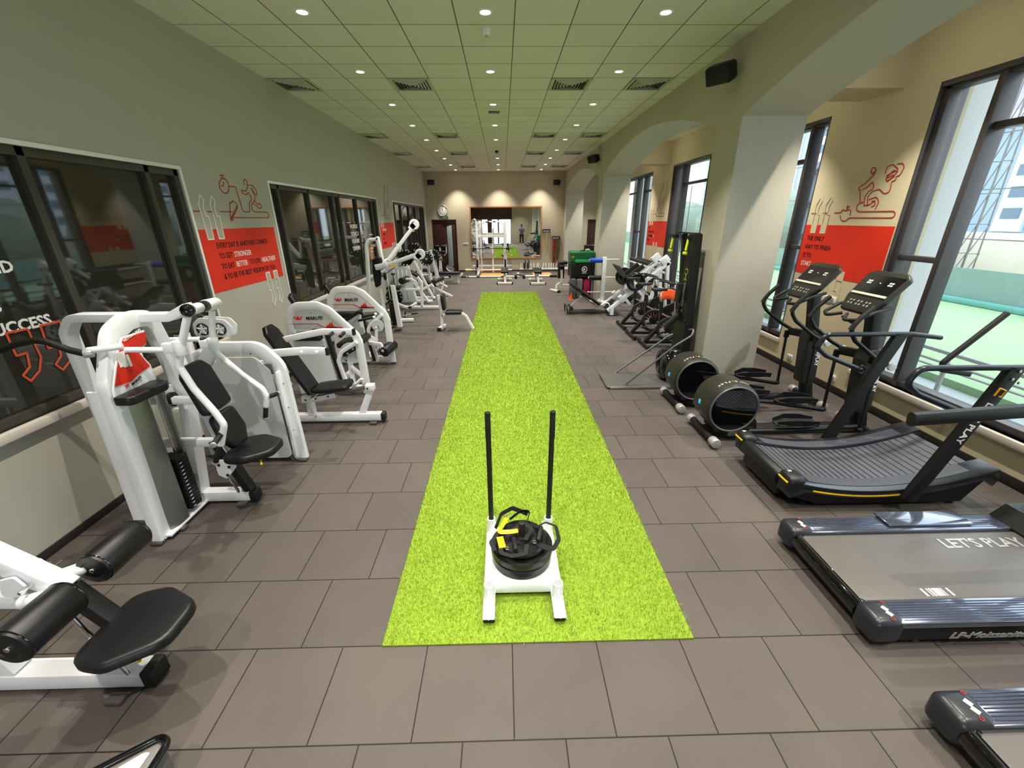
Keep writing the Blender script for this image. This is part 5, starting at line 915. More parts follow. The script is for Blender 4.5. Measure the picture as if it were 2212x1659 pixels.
# -- cable tower with two long arms
TY = 9.4
tw = T('cable_tower', 'tall white cable tower with two long adjustable arms and round pulley heads', 'cable machine', (-2.75, TY, 0))
a, b, c, d = e8((270, 1640), (262, 700), (340, 640), (470, 640), Y=TY); f_ = e8((540, 1000), Y=TY)[0]
fr = [V(a.x, TY, .03), V(b.x, TY, b.z-.1), V(b.x+.03, TY, d.z-.01), V(d.x, TY, d.z), V(f_.x-.03, TY, f_.z+.2), V(f_.x+.25, TY, .03)]
tw.p('arch_frame', WHITE, bar([fr[0]]+[V(b.x, TY, c.z-.12), V(b.x+.06, TY, c.z), V(d.x-.02, TY, c.z), V(f_.x-.04, TY, f_.z+.45), V(f_.x, TY, f_.z)], .13, .06, .12, upv=(1, 0, 0)))
tw.p('info_panel', mat('salmon placard', 'E6B08E', .5), plate([(b.x+.06, f_.z-.0), (f_.x-.04, f_.z), (f_.x-.07, f_.z+.42), (d.x-.06, c.z-.09), (b.x+.1, c.z-.09), (b.x+.06, c.z-.2)], (0, TY-.03, 0), (1, 0, 0), (0, 0, 1), .01)); tw.p('placard_print', INKW, *[bb((b.x+.09, TY-.045, f_.z+.15+k*.07), (f_.x-.1-.02*(k % 2), TY-.04, f_.z+.165+k*.07), 0) for k in range(6)]); tw.p('phone_holder', BLACK, box(e8((425, 860), Y=TY-.05)[0], (.06, .03, .2), None, .01)); tw.p('bottle_tray', BLACK, box(e8((480, 1030), Y=TY-.1)[0], (.14, .14, .16), None, .03))
tw.p('weight_shroud', WHITE, plate([(-.0, 0), (.09, 0), (.02, .92), (-.06, .92)], (f_.x+.22, TY-.05, .05), (1, 0, 0), (0, 0, 1), .12), plate([(0, 0), (.06, 0), (.02, .85), (-.02, .85)], (b.x+.22, TY-.05, .05), (1, 0, 0), (0, 0, 1), .12)); tw.p('weight_stack', BLACK, bb((b.x+.32, TY, .05), (f_.x+.16, TY+.15, .55), .01)); tw.p('guide_rod', CHROME, cyl((b.x+.36, TY+.05, .5), (b.x+.33, TY+.05, 1.3), .012)); tw.p('rod_knob', BLACK, ball((b.x+.40, TY-.02, .62), .05))
tw.p('cam', BLACK, plate([(.0, -.32), (.12, -.25), (.16, 0), (.1, .25), (0, .32), (-.02, 0)], (b.x+.10, TY-.06, f_.z-.28), (1, 0, 0), (0, 0, 1), .04, .04)); tw.p('pulley', PLASTIC, ball((b.x+.32, TY-.05, f_.z-.35), .06, .6, .5, 1.4))
u0, u1 = e8((660, 1010), (1080, 440), Y=9.75); uh = e8((1120, 372), Y=9.75)[0]; l0, l1 = e8((470, 1160), (1130, 920), Y=9.25); lh = e8((1222, 905), Y=9.25)[0]
tw.p('arm_bracket', WHITE, bar([l0-Vector((.05, 0, -.02)), l0+(l1-l0)*.25], .07, .12), bar([V(l0.x+.05, 9.3, l0.z+.1), V(u0.x, 9.75, u0.z)], .06, .08)); tw.p('upper_arm', WHITE, bar([V(l0.x+.15, 9.6, l0.z+.15), u1], .05, .075)); tw.p('lower_arm', WHITE, bar([l0+(l1-l0)*.15, l1+(lh-l1)*.2], .05, .085))
for h, nm in ((uh, 'upper'), (lh, 'lower')):
    q = tw.p('pulley_head', WHITE, lathe([(0, -.03), (.10, -.03), (.108, -.02), (.108, .02), (.10, .03), (0, .03)], h, (0, 1, 0), 32), bar([h+Vector((-.10, 0, -.10)), h], .06, .12)); tw.p('head_slot', BLACK, sweep([h+Vector((.055*cos(t_), -.032, .055*sin(t_))) for t_ in [R_(80+k*15) for k in range(8)]], rrect(.008, .008, .001, 1), 0, (0, 1, 0)), par=q)
tw.p('cable', BLACK, cyl(l0+Vector((.05, -.05, -.18)), l0+(l1-l0)*.45+Vector((0, -.05, -.10)), .008), cyl(u0+Vector((.05, 0, -.05)), u0+(u1-u0)*.28+Vector((.08, 0, -.03)), .008)); tw.p('yellow_tag', YELLOW, box(l0+(l1-l0)*.45+Vector((-.03, -.06, -.06)), (.14, .01, .03), (0, R_(5), 0), .01))
tw.p('base_beam', WHITE, bar([(-2.95, 9.9, .05), (-2.18, 9.95, .05)], .09, .07), bar([(-2.6, TY, .05), (-2.6, 9.95, .05)], .08, .07))
t = T('cable_attachment', 'dark handle attachment lying on the floor beside the white cable tower', 'handle', (-2.35, 8.9, 0)); t.p('grip', RUBBER, cyl((-2.42, 9.05, .03), (-2.28, 9.12, .03), .022)); t.p('strap', RUBBER, tube([(-2.42, 9.05, .03), (-2.40, 8.93, .03), (-2.30, 8.95, .03), (-2.28, 9.12, .03)], .01, .03))
t = T('cable_attachment', 'chrome and black bar attachment leaning on the base of the cable tower', 'handle', (-2.35, 10.3, 0)); t.p('bar', CHROME, cyl((-2.6, 10.2, .09), (-2.15, 10.35, .12), .014)); t.p('grip', RUBBER, cyl((-2.3, 10.30, .12), (-2.15, 10.35, .13), .022), cyl((-2.5, 10.4, .03), (-2.42, 10.25, .2), .018))
# -- white utility bench with upright back, standing beside the turf
ub = T('utility_bench', 'white utility bench with short upright backrest and curved front leg beside the turf', 'bench', (-1.1, 9.15, 0))
p = lambda x, y, Y=9.12: e5((x, y), Y=Y)[0]
ub.p('back_post', WHITE, bar([p(1395, 1560), p(1385, 1380), p(1340, 1170)], .06, .06, .04, upv=(1, 0, 0))); ub.p('base_foot', WHITE, bar([(-1.42, 9.02, .05), (-1.36, 9.35, .05)], .08, .07)); ub.p('foot_cap', BLACK, box((-1.43, 9.0, .045), (.09, .03, .07)))
ub.p('frame_tube', WHITE, bar([p(1385, 1430), p(1640, 1400), p(1700, 1440), p(1790, 1600)], .06, .06, .14, upv=(0, 0, 1)))
s0, s1 = p(1440, 1392), p(1645, 1388); ub.p('seat', VINYL, pad((s0+s1)/2+Vector((0, 0, .01)), ((s1-s0).length, .30, .07), None, .025)); k0_, k1_ = p(1400, 1350), p(1370, 1160); dd = k1_-k0_; ub.p('backrest', VINYL, box((k0_+k1_)/2+Vector((.045, 0, 0)), (.30, dd.length, .07), dirs(dd, (1, 0, 0)), .025, 4))
# -- plate loaded leg machine
ls = T('leg_extension_bench', 'white plate loaded leg bench with black seat pad and roller', 'weight machine', (-2.4, 11.45, 0))
Y_ = 11.4; p = lambda x, y, Y=Y_: e11((x, y), Y=Y)[0]
ls.p('seat', VINYL, box((p(440, 965)+p(780, 965))/2, ((p(780, 965)-p(440, 965)).length, .32, .09), None, .03, 4)); ls.p('roller_pad', RUBBER, cyl(p(790, 800, 11.3), p(950, 740, 11.7), .085, .01, 28)); ls.p('roller_arm', WHITE, bar([p(910, 745), p(1040, 745), p(1195, 830), p(1195, 1010)], .05, .05, .06))
ls.p('seat_beam', WHITE, bar([p(560, 1080), p(700, 1010), p(1310, 1010)], .07, .07, .03)); ls.p('number_plate', SHROUD, plate([(0, 0), (.34, 0), (.30, .1), (.06, .1)], p(790, 960), (1, 0, 0), (0, 0, 1), .01)); ls.p('front_post', WHITE, bar([p(590, 1070), p(625, 1480)], .07, .06, upv=(1, 0, 0))); ls.p('floor_foot', WHITE, bar([V(p(620, 1500).x-.15, Y_-.2, .03), V(p(620, 1500).x+.05, Y_+.2, .03)], .08, .04))
ls.p('base_beam', WHITE, bar([p(620, 1340), p(900, 1465), V(p(1760, 1480).x, Y_, .07)], .07, .07, .2)); ls.p('main_post', WHITE, bar([V(p(1330, 1500).x, Y_, .08), p(1310, 830), p(1200, 690)], .07, .07, .04, upv=(1, 0, 0))); ls.p('lever_arm', WHITE, bar([p(1320, 1020), p(1590, 880)], .06, .06)); ls.p('foot_pedal', WHITE, box(p(1080, 1420, 11.2), (.26, .12, .06), (0, R_(-30), R_(10)), .02)); ls.p('pedal_cap', BLACK, box(p(1015, 1470, 11.1), (.08, .08, .05)))
plate_v(p(620, 1200, 11.62), (0, -1, 0), .23, 'black weight plate with white lettering under the leg bench seat', 'plates on the left machines', letters=True)
ls.p('rear_leg', WHITE, bar([p(1110, 1040, 11.9), p(1180, 1300, 11.9)], .07, .06, upv=(1, 0, 0)))
# -- white tall frames behind with big plates
def press_frame(Yp, x0, label, pl):
    t = T('chest_press_frame', label, 'weight machine', (x0, Yp, 0)); return t
hs = T('plate_loaded_press', 'white plate loaded press machine with upright shroud panel against the left wall', 'weight machine', (-2.9, 12.6, 0))
hs.p('shroud_panel', SHROUD, plate([(-3.25, .1), (-2.52, .1), (-2.62, 1.02), (-2.75, 1.08), (-3.25, 1.02)], (0, 12.1, 0), (1, 0, 0), (0, 0, 1), -.02, .03)); hs.p('shroud_ribs', WHITE, *[bb((x, 12.07, .15), (x+.03, 12.08, .98), .005) for x in (-3.1, -2.98, -2.86, -2.74)]); hs.p('front_strut', WHITE, bar([e11((945, 400), Y=12.3)[0], e11((1060, 760), Y=12.3)[0], V(-2.2, 12.3, .04)], .06, .07, upv=(1, 0, 0)), bar([e11((1110, 280), Y=12.9)[0], V(-2.15, 12.9, .04)], .06, .07, upv=(1, 0, 0))); hs.p('knob', BLACK, ball(e11((580, 620), Y=12.0)[0], .04, 1.4, .8, .8), cyl(V(-3.05, 12.02, .3), e11((580, 640), Y=12.0)[0], .012)); hs.p('base', WHITE, bar([(-3.2, 12.4, .05), (-2.1, 12.4, .05)], .08, .08), bar([(-3.2, 12.95, .05), (-2.1, 12.95, .05)], .08, .08))
hs.p('plate_post', WHITE, bar([V(*e8((1130, 830), Y=14.27)[0]), V(e8((1130, 830), Y=14.27)[0].x+.06, 14.27, .03)], .06, .06, upv=(1, 0, 0))); hs.p('plate_post', WHITE, bar([V(*e8((955, 965), Y=12.47)[0]), V(e8((955, 965), Y=12.47)[0].x+.08, 12.47, .03)], .06, .06, upv=(1, 0, 0))); hs.p('top_block', WHITE, box(e8((835, 790), Y=12.4)[0], (.14, .2, .22), None, .01)); hs.p('weight_horn', CHROME, cyl((-2.75, 12.25, 1.35), (-2.5, 12.25, 1.35), .025))
plate_v(e8((955, 965), Y=12.4)[0], (0, -1, 0), .235, 'large black weight plate with white lettering behind the lower cable arm', 'plates on the left machines')
plate_v(e8((1130, 830), Y=14.2)[0], (0, -1, 0), .235, 'black weight plate half hidden above the other plates on the left', 'plates on the left machines')
plate_v(e8((1340, 990), Y=13.6)[0], (0, -1, 0), .205, 'black weight plate with white lettering right of the round arm head', 'plates on the left machines')
plate_v(e8((1475, 920), Y=15.8)[0], (0, -1, 0), .205, 'black weight plate with white lettering nearest the wooden door', 'plates on the left machines')
# decline bench with long sloping pad
db = T('decline_bench', 'white decline bench with long black sloping pad and leg rollers', 'bench', (-2.1, 13.6, 0)); p = lambda x, y, Y=13.5: e12((x, y), Y=Y)[0]
a0, a1 = p(310, 560), p(900, 900); d_ = a1-a0; db.p('pad', VINYL, box((a0+a1)/2, (.30, d_.length, .08), dirs(d_, (0, 0, 1)), .025, 4)); db.p('main_beam', WHITE, bar([p(900, 970), p(1440, 1240)], .07, .07)); db.p('front_post', WHITE, bar([p(520, 690), p(600, 870), V(p(640, 1440).x-.0, 13.5, .04)], .07, .07, .05, upv=(1, 0, 0))) 
db.p('cross_arm', WHITE, bar([p(1060, 840), p(1310, 980)], .05, .05)); db.p('arm_post', WHITE, bar([p(1190, 950), p(1150, 1090)], .05, .06, upv=(1, 0, 0))); db.p('pin', WHITE, cyl(p(1200, 830), p(1195, 900), .022)); db.p('knee_roller', RUBBER, cyl(p(960, 850, 13.3), p(1190, 740, 13.7), .06, .01), cyl(p(900, 790, 13.3), p(1000, 980, 13.3), .035)); db.p('strut', WHITE, bar([p(640, 1060), p(900, 910)], .06, .06))
plate_v((-2.55, 12.55+.6, .012), (0, 0, 1), .225, 'weight plate lying flat on the floor by the decline bench', 'plates on the left machines', letters=True); plate_v((-2.5, 12.0, .012), (0, 0, 1), .13, 'small black plate lying on the floor by the leg bench', 'plates on the left machines', th=.03, letters=False)
# inclined frames (olympic bench uprights)
ob = T('olympic_bench', 'white olympic bench frame with tall leaning uprights by the left windows', 'bench', (-2.2, 14.8, 0)); p = lambda x, y, Y=14.2: e12((x, y), Y=Y)[0]
for Yb, xs in ((13.9, (850, 20, 880, 800)), (15.6, (850, -30, 1010, 590))):
    pass
ob.p('upright', WHITE, bar([p(770, 420, 14.0), p(900, 830, 14.0), V(p(900, 830, 14.0).x+.03, 14.0, .03)], .06, .07, .05, upv=(1, 0, 0)), bar([p(860, -10, 15.6), p(1000, 590, 15.6), V(p(1000, 590, 15.6).x+.02, 15.6, .03)], .06, .08, .05, upv=(1, 0, 0))); ob.p('side_post', WHITE, bar([p(610, 380, 14.8), V(p(600, 650, 14.8).x, 14.8, .04)], .06, .07, upv=(1, 0, 0))); ob.p('cross_bar', WHITE, bar([p(590, 680, 14.8), p(900, 640, 14.8)], .06, .06)); ob.p('seat', VINYL, box(p(710, 540, 15.0), (.34, .3, .1), None, .03, 4)); ob.p('roller', RUBBER, cyl(p(520, 600, 14.9), p(575, 560, 15.2), .09, .01)); ob.p('plate_post', WHITE, bar([V(*e8((1340, 990), Y=13.7)[0]), V(e8((1340, 990), Y=13.7)[0].x+.12, 13.7, .03)], .06, .07, upv=(1, 0, 0))); ob.p('plate_post', WHITE, bar([V(*e8((1475, 920), Y=15.9)[0]), V(e8((1475, 920), Y=15.9)[0].x+.12, 15.9, .03)], .06, .07, upv=(1, 0, 0))); ob.p('plate_horn', BLACK, cyl(p(440, 200, 13.9), p(560, 240, 13.9), .03))
# flat bench far left
fb = T('flat_bench', 'long black flat bench with white legs in front of the wooden door', 'bench', (-2.1, 16.4, 0)); p = lambda x, y, Y=16.3: e12((x, y), Y=Y)[0]
a0, a1 = p(880, 610), p(1640, 610); fb.p('pad', VINYL, box((a0+a1)/2, ((a1-a0).length, .30, .09), None, .03, 4)); fb.p('frame', SILVER, bar([a0+Vector((0, 0, -.08)), a1+Vector((-.1, 0, -.08))], .06, .04)); fb.p('leg', WHITE, bar([p(1555, 670), p(1620, 900)], .05, .06, upv=(1, 0, 0)), bar([p(900, 680), V(p(880, 680).x, 16.3, .03)], .06, .06, upv=(1, 0, 0))); fb.p('knob', BLACK, ball(p(1370, 710), .045)); fb.p('plate_holder', WHITE, bar([p(1300, 640, 16.6), p(1400, 520, 17.0)], .03, .03), bar([V(p(1400, 520, 17.0).x, 17.0, p(1400, 520, 17.0).z), V(p(1400, 520, 17.0).x, 17.0, .03)], .04, .04, upv=(1, 0, 0))); fb.p('adjust_bar', BLACK, cyl(p(1080, 690), p(1360, 690), .015))
LP_ = plate_v(p(1380, 500, 16.9), (.45, -.45, .75), .17, 'weight plate with white rim leaning on the far left bench', 'plates on the left machines', letters=False, m=mat('plate black', '0F0F10', .3)); LP_.p('white_rim', INKW, ring(p(1380, 500, 16.85), (.45, -.45, .75), .145, .014, 32, 6))
# preacher curl stand in front of the door
pc = T('preacher_bench', 'white stand with paired black arm pads in front of the wooden door', 'bench', (-2.65, 17.8, 0)); e6 = lambda *p, **k: zp(6.38, 900, 380, p, **k); p = lambda x, y, Y=17.8: e6((x, y), Y=Y)[0]
for x0, x1 in ((235, 312), (332, 405)): pc.p('arm_pad', VINYL, box((p(x0, 990)+p(x1, 990))/2, ((p(x1, 990)-p(x0, 990)).length, .12, .22), (R_(25), 0, 0), .04, 4))
pc.p('front_pad', VINYL, box(p(345, 1055, 17.7), (.34, .1, .12), None, .03, 4)); pc.p('post', WHITE, bar([p(325, 990), p(325, 1110), V(p(310, 1310).x, 17.8, .04)], .07, .07, .03, upv=(1, 0, 0))); pc.p('collar', CHROME, box(p(330, 1130), (.12, .12, .12)), cyl(p(310, 1160), p(360, 1165), .02), ball(p(385, 1090), .035)); pc.p('side_rail', WHITE, tube([p(405, 975, 17.75), p(412, 1060, 17.75), p(385, 1090, 17.75)], .018, .04)); pc.p('base', WHITE, bar([(-3.0, 17.8, .04), (-2.2, 17.8, .04)], .08, .06), bar([p(335, 1180), V(p(345, 1250).x, 17.8, .04)], .05, .05, upv=(1, 0, 0)))
# ================================================ back wall
e6 = lambda *p, **k: zp(6.38, 900, 380, p, **k)
COPPER = mat('copper wood frame', 'A9744A', .4)
M0, M1 = e6((745, 430), Y=BACK)[0], e6((1715, 1108), Y=BACK)[0]
mr = T('wall_mirror', 'large wood framed mirror on the back wall reflecting the gym', 'mirror', (0, BACK, .55))
mx0, mx1, mz0, mz1 = -1.42, 1.72, .62, 2.76
mirror_m = mat('mirror glass', 'F2F5F4', .0, 1, noise=.001)
mr.p('glass', mirror_m, bb((mx0, BACK-.02, mz0), (.47, BACK-.012, mz1), 0), bb((.475, BACK-.02, mz0), (mx1, BACK-.012, mz1), 0)); mr.p('frame', COPPER, bb((mx0-.06, BACK-.04, mz0-.07), (mx1+.06, BACK-.002, mz0)), bb((mx0-.06, BACK-.04, mz1), (mx1+.06, BACK-.002, mz1+.06)), bb((mx0-.06, BACK-.04, mz0), (mx0, BACK-.002, mz1)), bb((mx1, BACK-.04, mz0), (mx1+.06, BACK-.002, mz1)))
ck = e6((360, 480), Y=BACK)[0]; t = T('wall_clock', 'round white wall clock above the wooden door', 'clock', ck); R0 = .215
t.p('rim', SILVER, ring(ck-Vector((0, .03, 0)), (0, 1, 0), R0, .018, 48, 10)); t.p('face', INKW, cyl(ck-Vector((0, .03, 0)), ck, R0)); t.p('numerals', INKB, *[text(str(k), .06, ck+Vector((.155*sin(k*pi/6), -.031, .155*cos(k*pi/6)-.022)), (1, 0, 0), (0, 0, 1), .002, .03, align='CENTER') for k in range(1, 13)])
t.p('hour_hand', INKB, bar([ck+Vector((0, -.034, 0)), ck+Vector((-.02, -.034, .09))], .012, .003, upv=(0, 1, 0))); t.p('minute_hand', INKB, bar([ck+Vector((0, -.036, 0)), ck+Vector((.012, -.036, .14))], .008, .003, upv=(0, 1, 0)))
t = T('exit_sign', 'small green exit sign over the wooden door under the clock', 'sign', e6((385, 568), Y=BACK)[0]); q_ = e6((385, 568), Y=BACK)[0]; t.p('board', mat('sign green', '2F6B2E', .5, emit=.2), bb((q_.x-.17, BACK-.02, q_.z-.045), (q_.x+.17, BACK-.001, q_.z+.045), .004)); t.p('lettering', INKW, text('EXIT', .075, (q_.x-.1, BACK-.021, q_.z-.028), (1, 0, 0), (0, 0, 1), .002, .02))
# smith / power rack
sr = T('power_rack', 'tall white power rack with pull up bar standing before the mirror', 'power rack', (-.5, 19.2, 0)); p = lambda x, y, Y=18.9: e6((x, y), Y=Y)[0]; xl_, xr2 = p(838, 1000).x, p(1225, 1000).x; zt = p(838, 625).z
for x in (xl_, xr2):
    sr.p('upright', WHITE, bb((x-.05, 18.86, .03), (x+.05, 18.94, zt), .006)); sr.p('rear_upright', WHITE, bb((x-.02+(.1 if x < 0 else -.06), 19.7, .03), (x+.06+(.1 if x < 0 else -.06), 19.78, zt-.05), .006)); sr.p('base_rail', WHITE, bar([(x, 18.5, .05), (x, 19.8, .05)], .08, .07)); sr.p('spotter_block', BLACK, bb((x-.06, 18.80, .32), (x+.02, 18.86, .66), .01)); sr.p('plate_peg', SILVER, cyl((x, 18.9, .8), (x+(.3 if x > 0 else -.1), 18.9, .8), .02)); sr.p('side_bar', WHITE, bar([(x, 18.9, zt-.05), (x, 19.75, zt-.1)], .06, .06))
sr.p('cross_plate', WHITE, bb((xl_, 18.88, p(900, 850).z), (xr2, 18.92, p(900, 812).z), .004)); sr.p('pull_up_bar', WHITE, tube([p(850, 660), p(960, 635), p(1120, 632), p(1215, 665)], .025, .1)); sr.p('bar_grip', BLACK, cyl(p(955, 637, 18.85), p(1000, 633, 18.85), .032), cyl(p(1055, 632, 18.85), p(1085, 632, 18.85), .032)); sr.p('storage_column', WHITE, bar([(-.45, 19.3, .03), (-.45, 19.3, 1.9)], .06, .06)); sr.p('rear_bar', WHITE, bar([(xl_-.3, 19.75, .30), (xr2+.3, 19.75, .30)], .06, .06))
bb_ = T('barbell', 'black barbell with small plates racked across the white power rack', 'barbell', (-.5, 18.8, 1.1)); zc_ = p(1000, 1000).z; bb_.p('shaft', BLACK, cyl((xl_-.25, 18.8, zc_), (xr2+.3, 18.8, zc_), .016)); bb_.p('sleeve', BLACK, cyl((xl_-.16, 18.8, zc_), (xl_-.04, 18.8, zc_), .055), cyl((xr2+.02, 18.8, zc_), (xr2+.15, 18.8, zc_), .055)); bb_.p('bar_plate', RUBBER, cyl((xl_-.2, 18.8, zc_), (xl_-.15, 18.8, zc_), .14), cyl((xr2+.12, 18.8, zc_), (xr2+.16, 18.8, zc_), .12))
one('lifting_platform', 'orange wooden lifting board on the floor inside the power rack', 'platform', PLY, (-.4, 18.8, 0), bb((-.99, 17.95, .003), (.03, 19.15, .035), .004)); one('lifting_platform', 'orange wooden board behind the far right bench', 'platform', PLY, (1.8, 18.6, 0), bb((1.3, 18.2, .003), (2.1, 19.3, .035), .004))
t = T('technique_bar', 'white bar with black sleeves lying on the floor before the orange board', 'barbell', (-.8, 17.95, 0)); t.p('shaft', IVORY, cyl((-1.55, 17.85, .05), (.45, 17.85, .05), .03)); t.p('sleeve', BLACK, cyl((-1.78, 17.88, .05), (-1.45, 17.85, .05), .034), cyl((-1.12, 17.85, .05), (-.98, 17.85, .05), .034), cyl((-.1, 17.85, .05), (.05, 17.85, .05), .034)); t.p('angled_end', INKW, cyl((-1.8, 17.88, .05), (-1.7, 17.9, .2), .03))
t = T('technique_bar', 'white bar with black sleeves on the floor right of the middle bench', 'barbell', (1.2, 17.9, 0)); t.p('shaft', IVORY, cyl((.9, 17.9, .05), (2.2, 17.9, .05), .035)); t.p('sleeve', BLACK, tube([(.35, 17.85, .05), (.6, 17.95, .12), (.9, 17.9, .06)], .03, .1), cyl((1.95, 17.85, .06), (2.25, 17.85, .06), .05)); t.p('ball_end', INKW, ball((.62, 18.0, .14), .05))
t = T('bar_rack', 'low white rack bar with yellow end and a small plate before the back wall', 'rack', (-1.2, 19.3, 0)); t.p('rail', IVORY, cyl((-1.6, 19.2, .17), (.4, 19.2, .17), .03)); t.p('yellow_end', mat('pale yellow foam', 'E9E79A', .6), lathe([(0, 0), (.05, .03), (.06, .15), (.04, .3), (0, .32)], (-1.72, 19.2, .17), (1, 0, 0))); t.p('small_plate', BLACK, cyl((-1.22, 19.2, .2), (-1.2, 19.2, .2), .22)); t.p('leg', BLACK, cyl((-1.21, 19.2, 0), (-1.21, 19.2, .2), .02), cyl((.2, 19.2, 0), (.2, 19.2, .17), .02))
# two flat benches
def flat(x, y0, y1, label, nm=False):
    t = T('flat_bench', label, 'bench', (x, (y0+y1)/2, 0), 'flat benches near the back'); t.p('pad', VINYL, pad((x, (y0+y1)/2, .45), (.28, y1-y0, .09), None, .03)); t.p('spine', WHITE, bar([(x, y0+.1, .36), (x, y1-.1, .36)], .07, .07)); t.p('post', WHITE, bar([(x, y0+.12, .36), (x+.02, y0+.03, .05)], .08, .07, upv=(0, 1, 0)), bar([(x, y1-.15, .36), (x, y1-.1, .05)], .08, .07, upv=(0, 1, 0)))
    t.p('front_foot', IVORY, bar([(x-.28, y0, .05), (x+.28, y0, .05)], .09, .08)); t.p('rear_foot', IVORY, bar([(x-.28, y1-.1, .05), (x+.28, y1-.1, .05)], .09, .08)); t.p('foot_cap', BLACK, bb((x-.3, y0-.05, .005), (x-.26, y0+.05, .09)), bb((x+.26, y0-.05, .005), (x+.3, y0+.05, .09))); return t
flat(.05, 15.9, 17.15, 'grey topped flat bench end on, in front of the power rack')
flat(1.28, 15.75, 17.0, 'dark flat bench with white post, right of the middle bench')
# upright utility bench at right
t = T('utility_bench', 'cream framed upright bench seen from behind, left of the plyometric boxes', 'bench', (1.9, 14.3, 0)); p = lambda x, y, Y=14.2: zp(7.9, 1180, 540, [(x, y)], Y=Y)[0]
t.p('seat_top', VINYL, pad(p(292, 215), (.26, .3, .09), None, .03)); t.p('backrest', VINYL, bb((1.82, 14.25, .42), (2.04, 14.33, .95), .03, 4)); t.p('post', IVORY, bar([p(262, 340), p(265, 590)], .07, .07, upv=(1, 0, 0))); t.p('curved_leg', IVORY, bar([p(262, 560), p(180, 590), p(165, 700)], .07, .07, .12, upv=(1, 0, 0))); t.p('rear_rail', IVORY, bar([p(210, 595), p(410, 605)], .06, .06)); t.p('floor_foot', IVORY, bar([(1.62, 14.35, .04), (1.82, 13.95, .04)], .09, .06)); t.p('foot_cap', BLACK, box((1.83, 13.92, .045), (.11, .05, .07))); t.p('bracket', SILVER, box(p(292, 265), (.24, .05, .04)))
# dumbbells stand / prong rack under the bands
t = T('prong_rack', 'low white rack with a row of short white prongs along the back wall', 'storage rack', (1.6, 19.7, 0)); t.p('rail', WHITE, bar([(.75, 19.7, .14), (3.0, 19.7, .14)], .08, .06), bar([(.75, 19.95, .1), (3.0, 19.95, .1)], .06, .05))
for k, x in enumerate([.82, 1.1, 1.26, 1.4, 1.55, 1.62, 1.8, 1.95, 2.1, 2.2, 2.3, 2.42, 2.6, 2.75, 2.95]): t.p('prong', INKW, cyl((x, 19.7, .15), (x+(.06 if k in (6,) else 0), 19.7, .40), .018))
for x, lb in ((1.0, 'left of the two small dark plates standing on the low white rack'), (1.16, 'right of the two small dark plates standing on the low white rack')): plate_v((x, 19.55, .36), (-1, .25, 0), .20, lb, 'plates on the low white rack', letters=False)
t = T('bottle', 'dark red bottle standing on the board behind the right bench', 'bottle', (1.62, 18.6, .036)); t.p('body', MAROON, lathe([(0, 0), (.05, 0), (.05, .16), (.035, .2), (0, .2)], (1.62, 18.6, .036))); t.p('cap', BLACK, cyl((1.62, 18.6, .235), (1.62, 18.6, .30), .03))
t = T('dumbbell', 'black hexagonal dumbbell on the floor beside the low bars', 'dumbbell', (.62, 17.6, 0)); t.p('handle', CHROME, cyl((.55, 17.5, .09), (.8, 17.5, .09), .018)); t.p('head', RUBBER, cyl((.46, 17.5, .09), (.56, 17.5, .09), .085, .01, 8), cyl((.79, 17.5, .09), (.89, 17.5, .09), .085, .01, 8))
# hanging bands
def hanger(u0, u1, v, label, cols, ln):
    a, b = at(u0, v, Y=BACK-.1), at(u1, v, Y=BACK-.1); t = T('band_rack', label, 'band rack', ((a.x+b.x)/2, BACK, a.z)); t.p('header', BLACK, bb((a.x, BACK-.06, a.z-.06), (b.x, BACK-.001, a.z+.08), .005)); t.p('header_lettering', INKW, text('EXERCISE', .07, (a.x+.03, BACK-.062, a.z-.02), (1, 0, 0), (0, 0, 1), .002, .02, width=(b.x-a.x)-.08)); t.p('hook', CHROME, *[cyl((a.x+.06+k*(b.x-a.x-.12)/5, BACK-.1, a.z-.05), (a.x+.06+k*(b.x-a.x-.12)/5, BACK-.01, a.z-.05), .008) for k in range(6)])
    rnd = random.Random(5)
    for k, c in enumerate(cols):
        x = a.x+.03+(b.x-a.x-.06)*k/(len(cols)-1); L_ = ln*rnd.uniform(.6, 1.15); w_ = rnd.uniform(.02, .05)
        o = one('resistance_band', '%s resistance band hanging from %s' % (c[0], 'the upper left black header' if ln < 1 else 'the lower right black header'), 'resistance band', mat('band '+c[1], c[1], .5), (x, BACK-.07, a.z-.05), sweep([V(x-w_*.5, BACK-.07, a.z-.05), V(x-w_*.9, BACK-.07, a.z-.05-L_*.6), V(x, BACK-.065, a.z-.05-L_), V(x+w_*.9, BACK-.06, a.z-.05-L_*.6), V(x+w_*.5, BACK-.07, a.z-.05)], rrect(.02 if c[2] else .008, .012 if c[2] else .008, .002, 1), .05, (0, 1, 0)), group='bands hanging on the back wall')
hanger(1172, 1189, 499.5, 'black header rack of bands high on the back wall beside the mirror', [('grey', 'B9B4A8', 0), ('white', 'E2DED2', 0), ('yellow', 'E2B93B', 1), ('cream', 'D9D0B8', 1), ('pale grey', 'A9A69D', 0), ('silver', 'C7C3B8', 0)], .95)
hanger(1192.5, 1210, 514.5, 'black header rack of bands lower on the back wall near the corner', [('orange', 'E2752A', 1), ('dark olive', '5A5030', 1), ('black', '101010', 1), ('red', 'D32A2A', 1), ('maroon', '521418', 1), ('bright red', 'E23A33', 1), ('black looped', '161616', 1), ('green', '3F7A3A', 1), ('dark green', '254F28', 0)], 1.15)
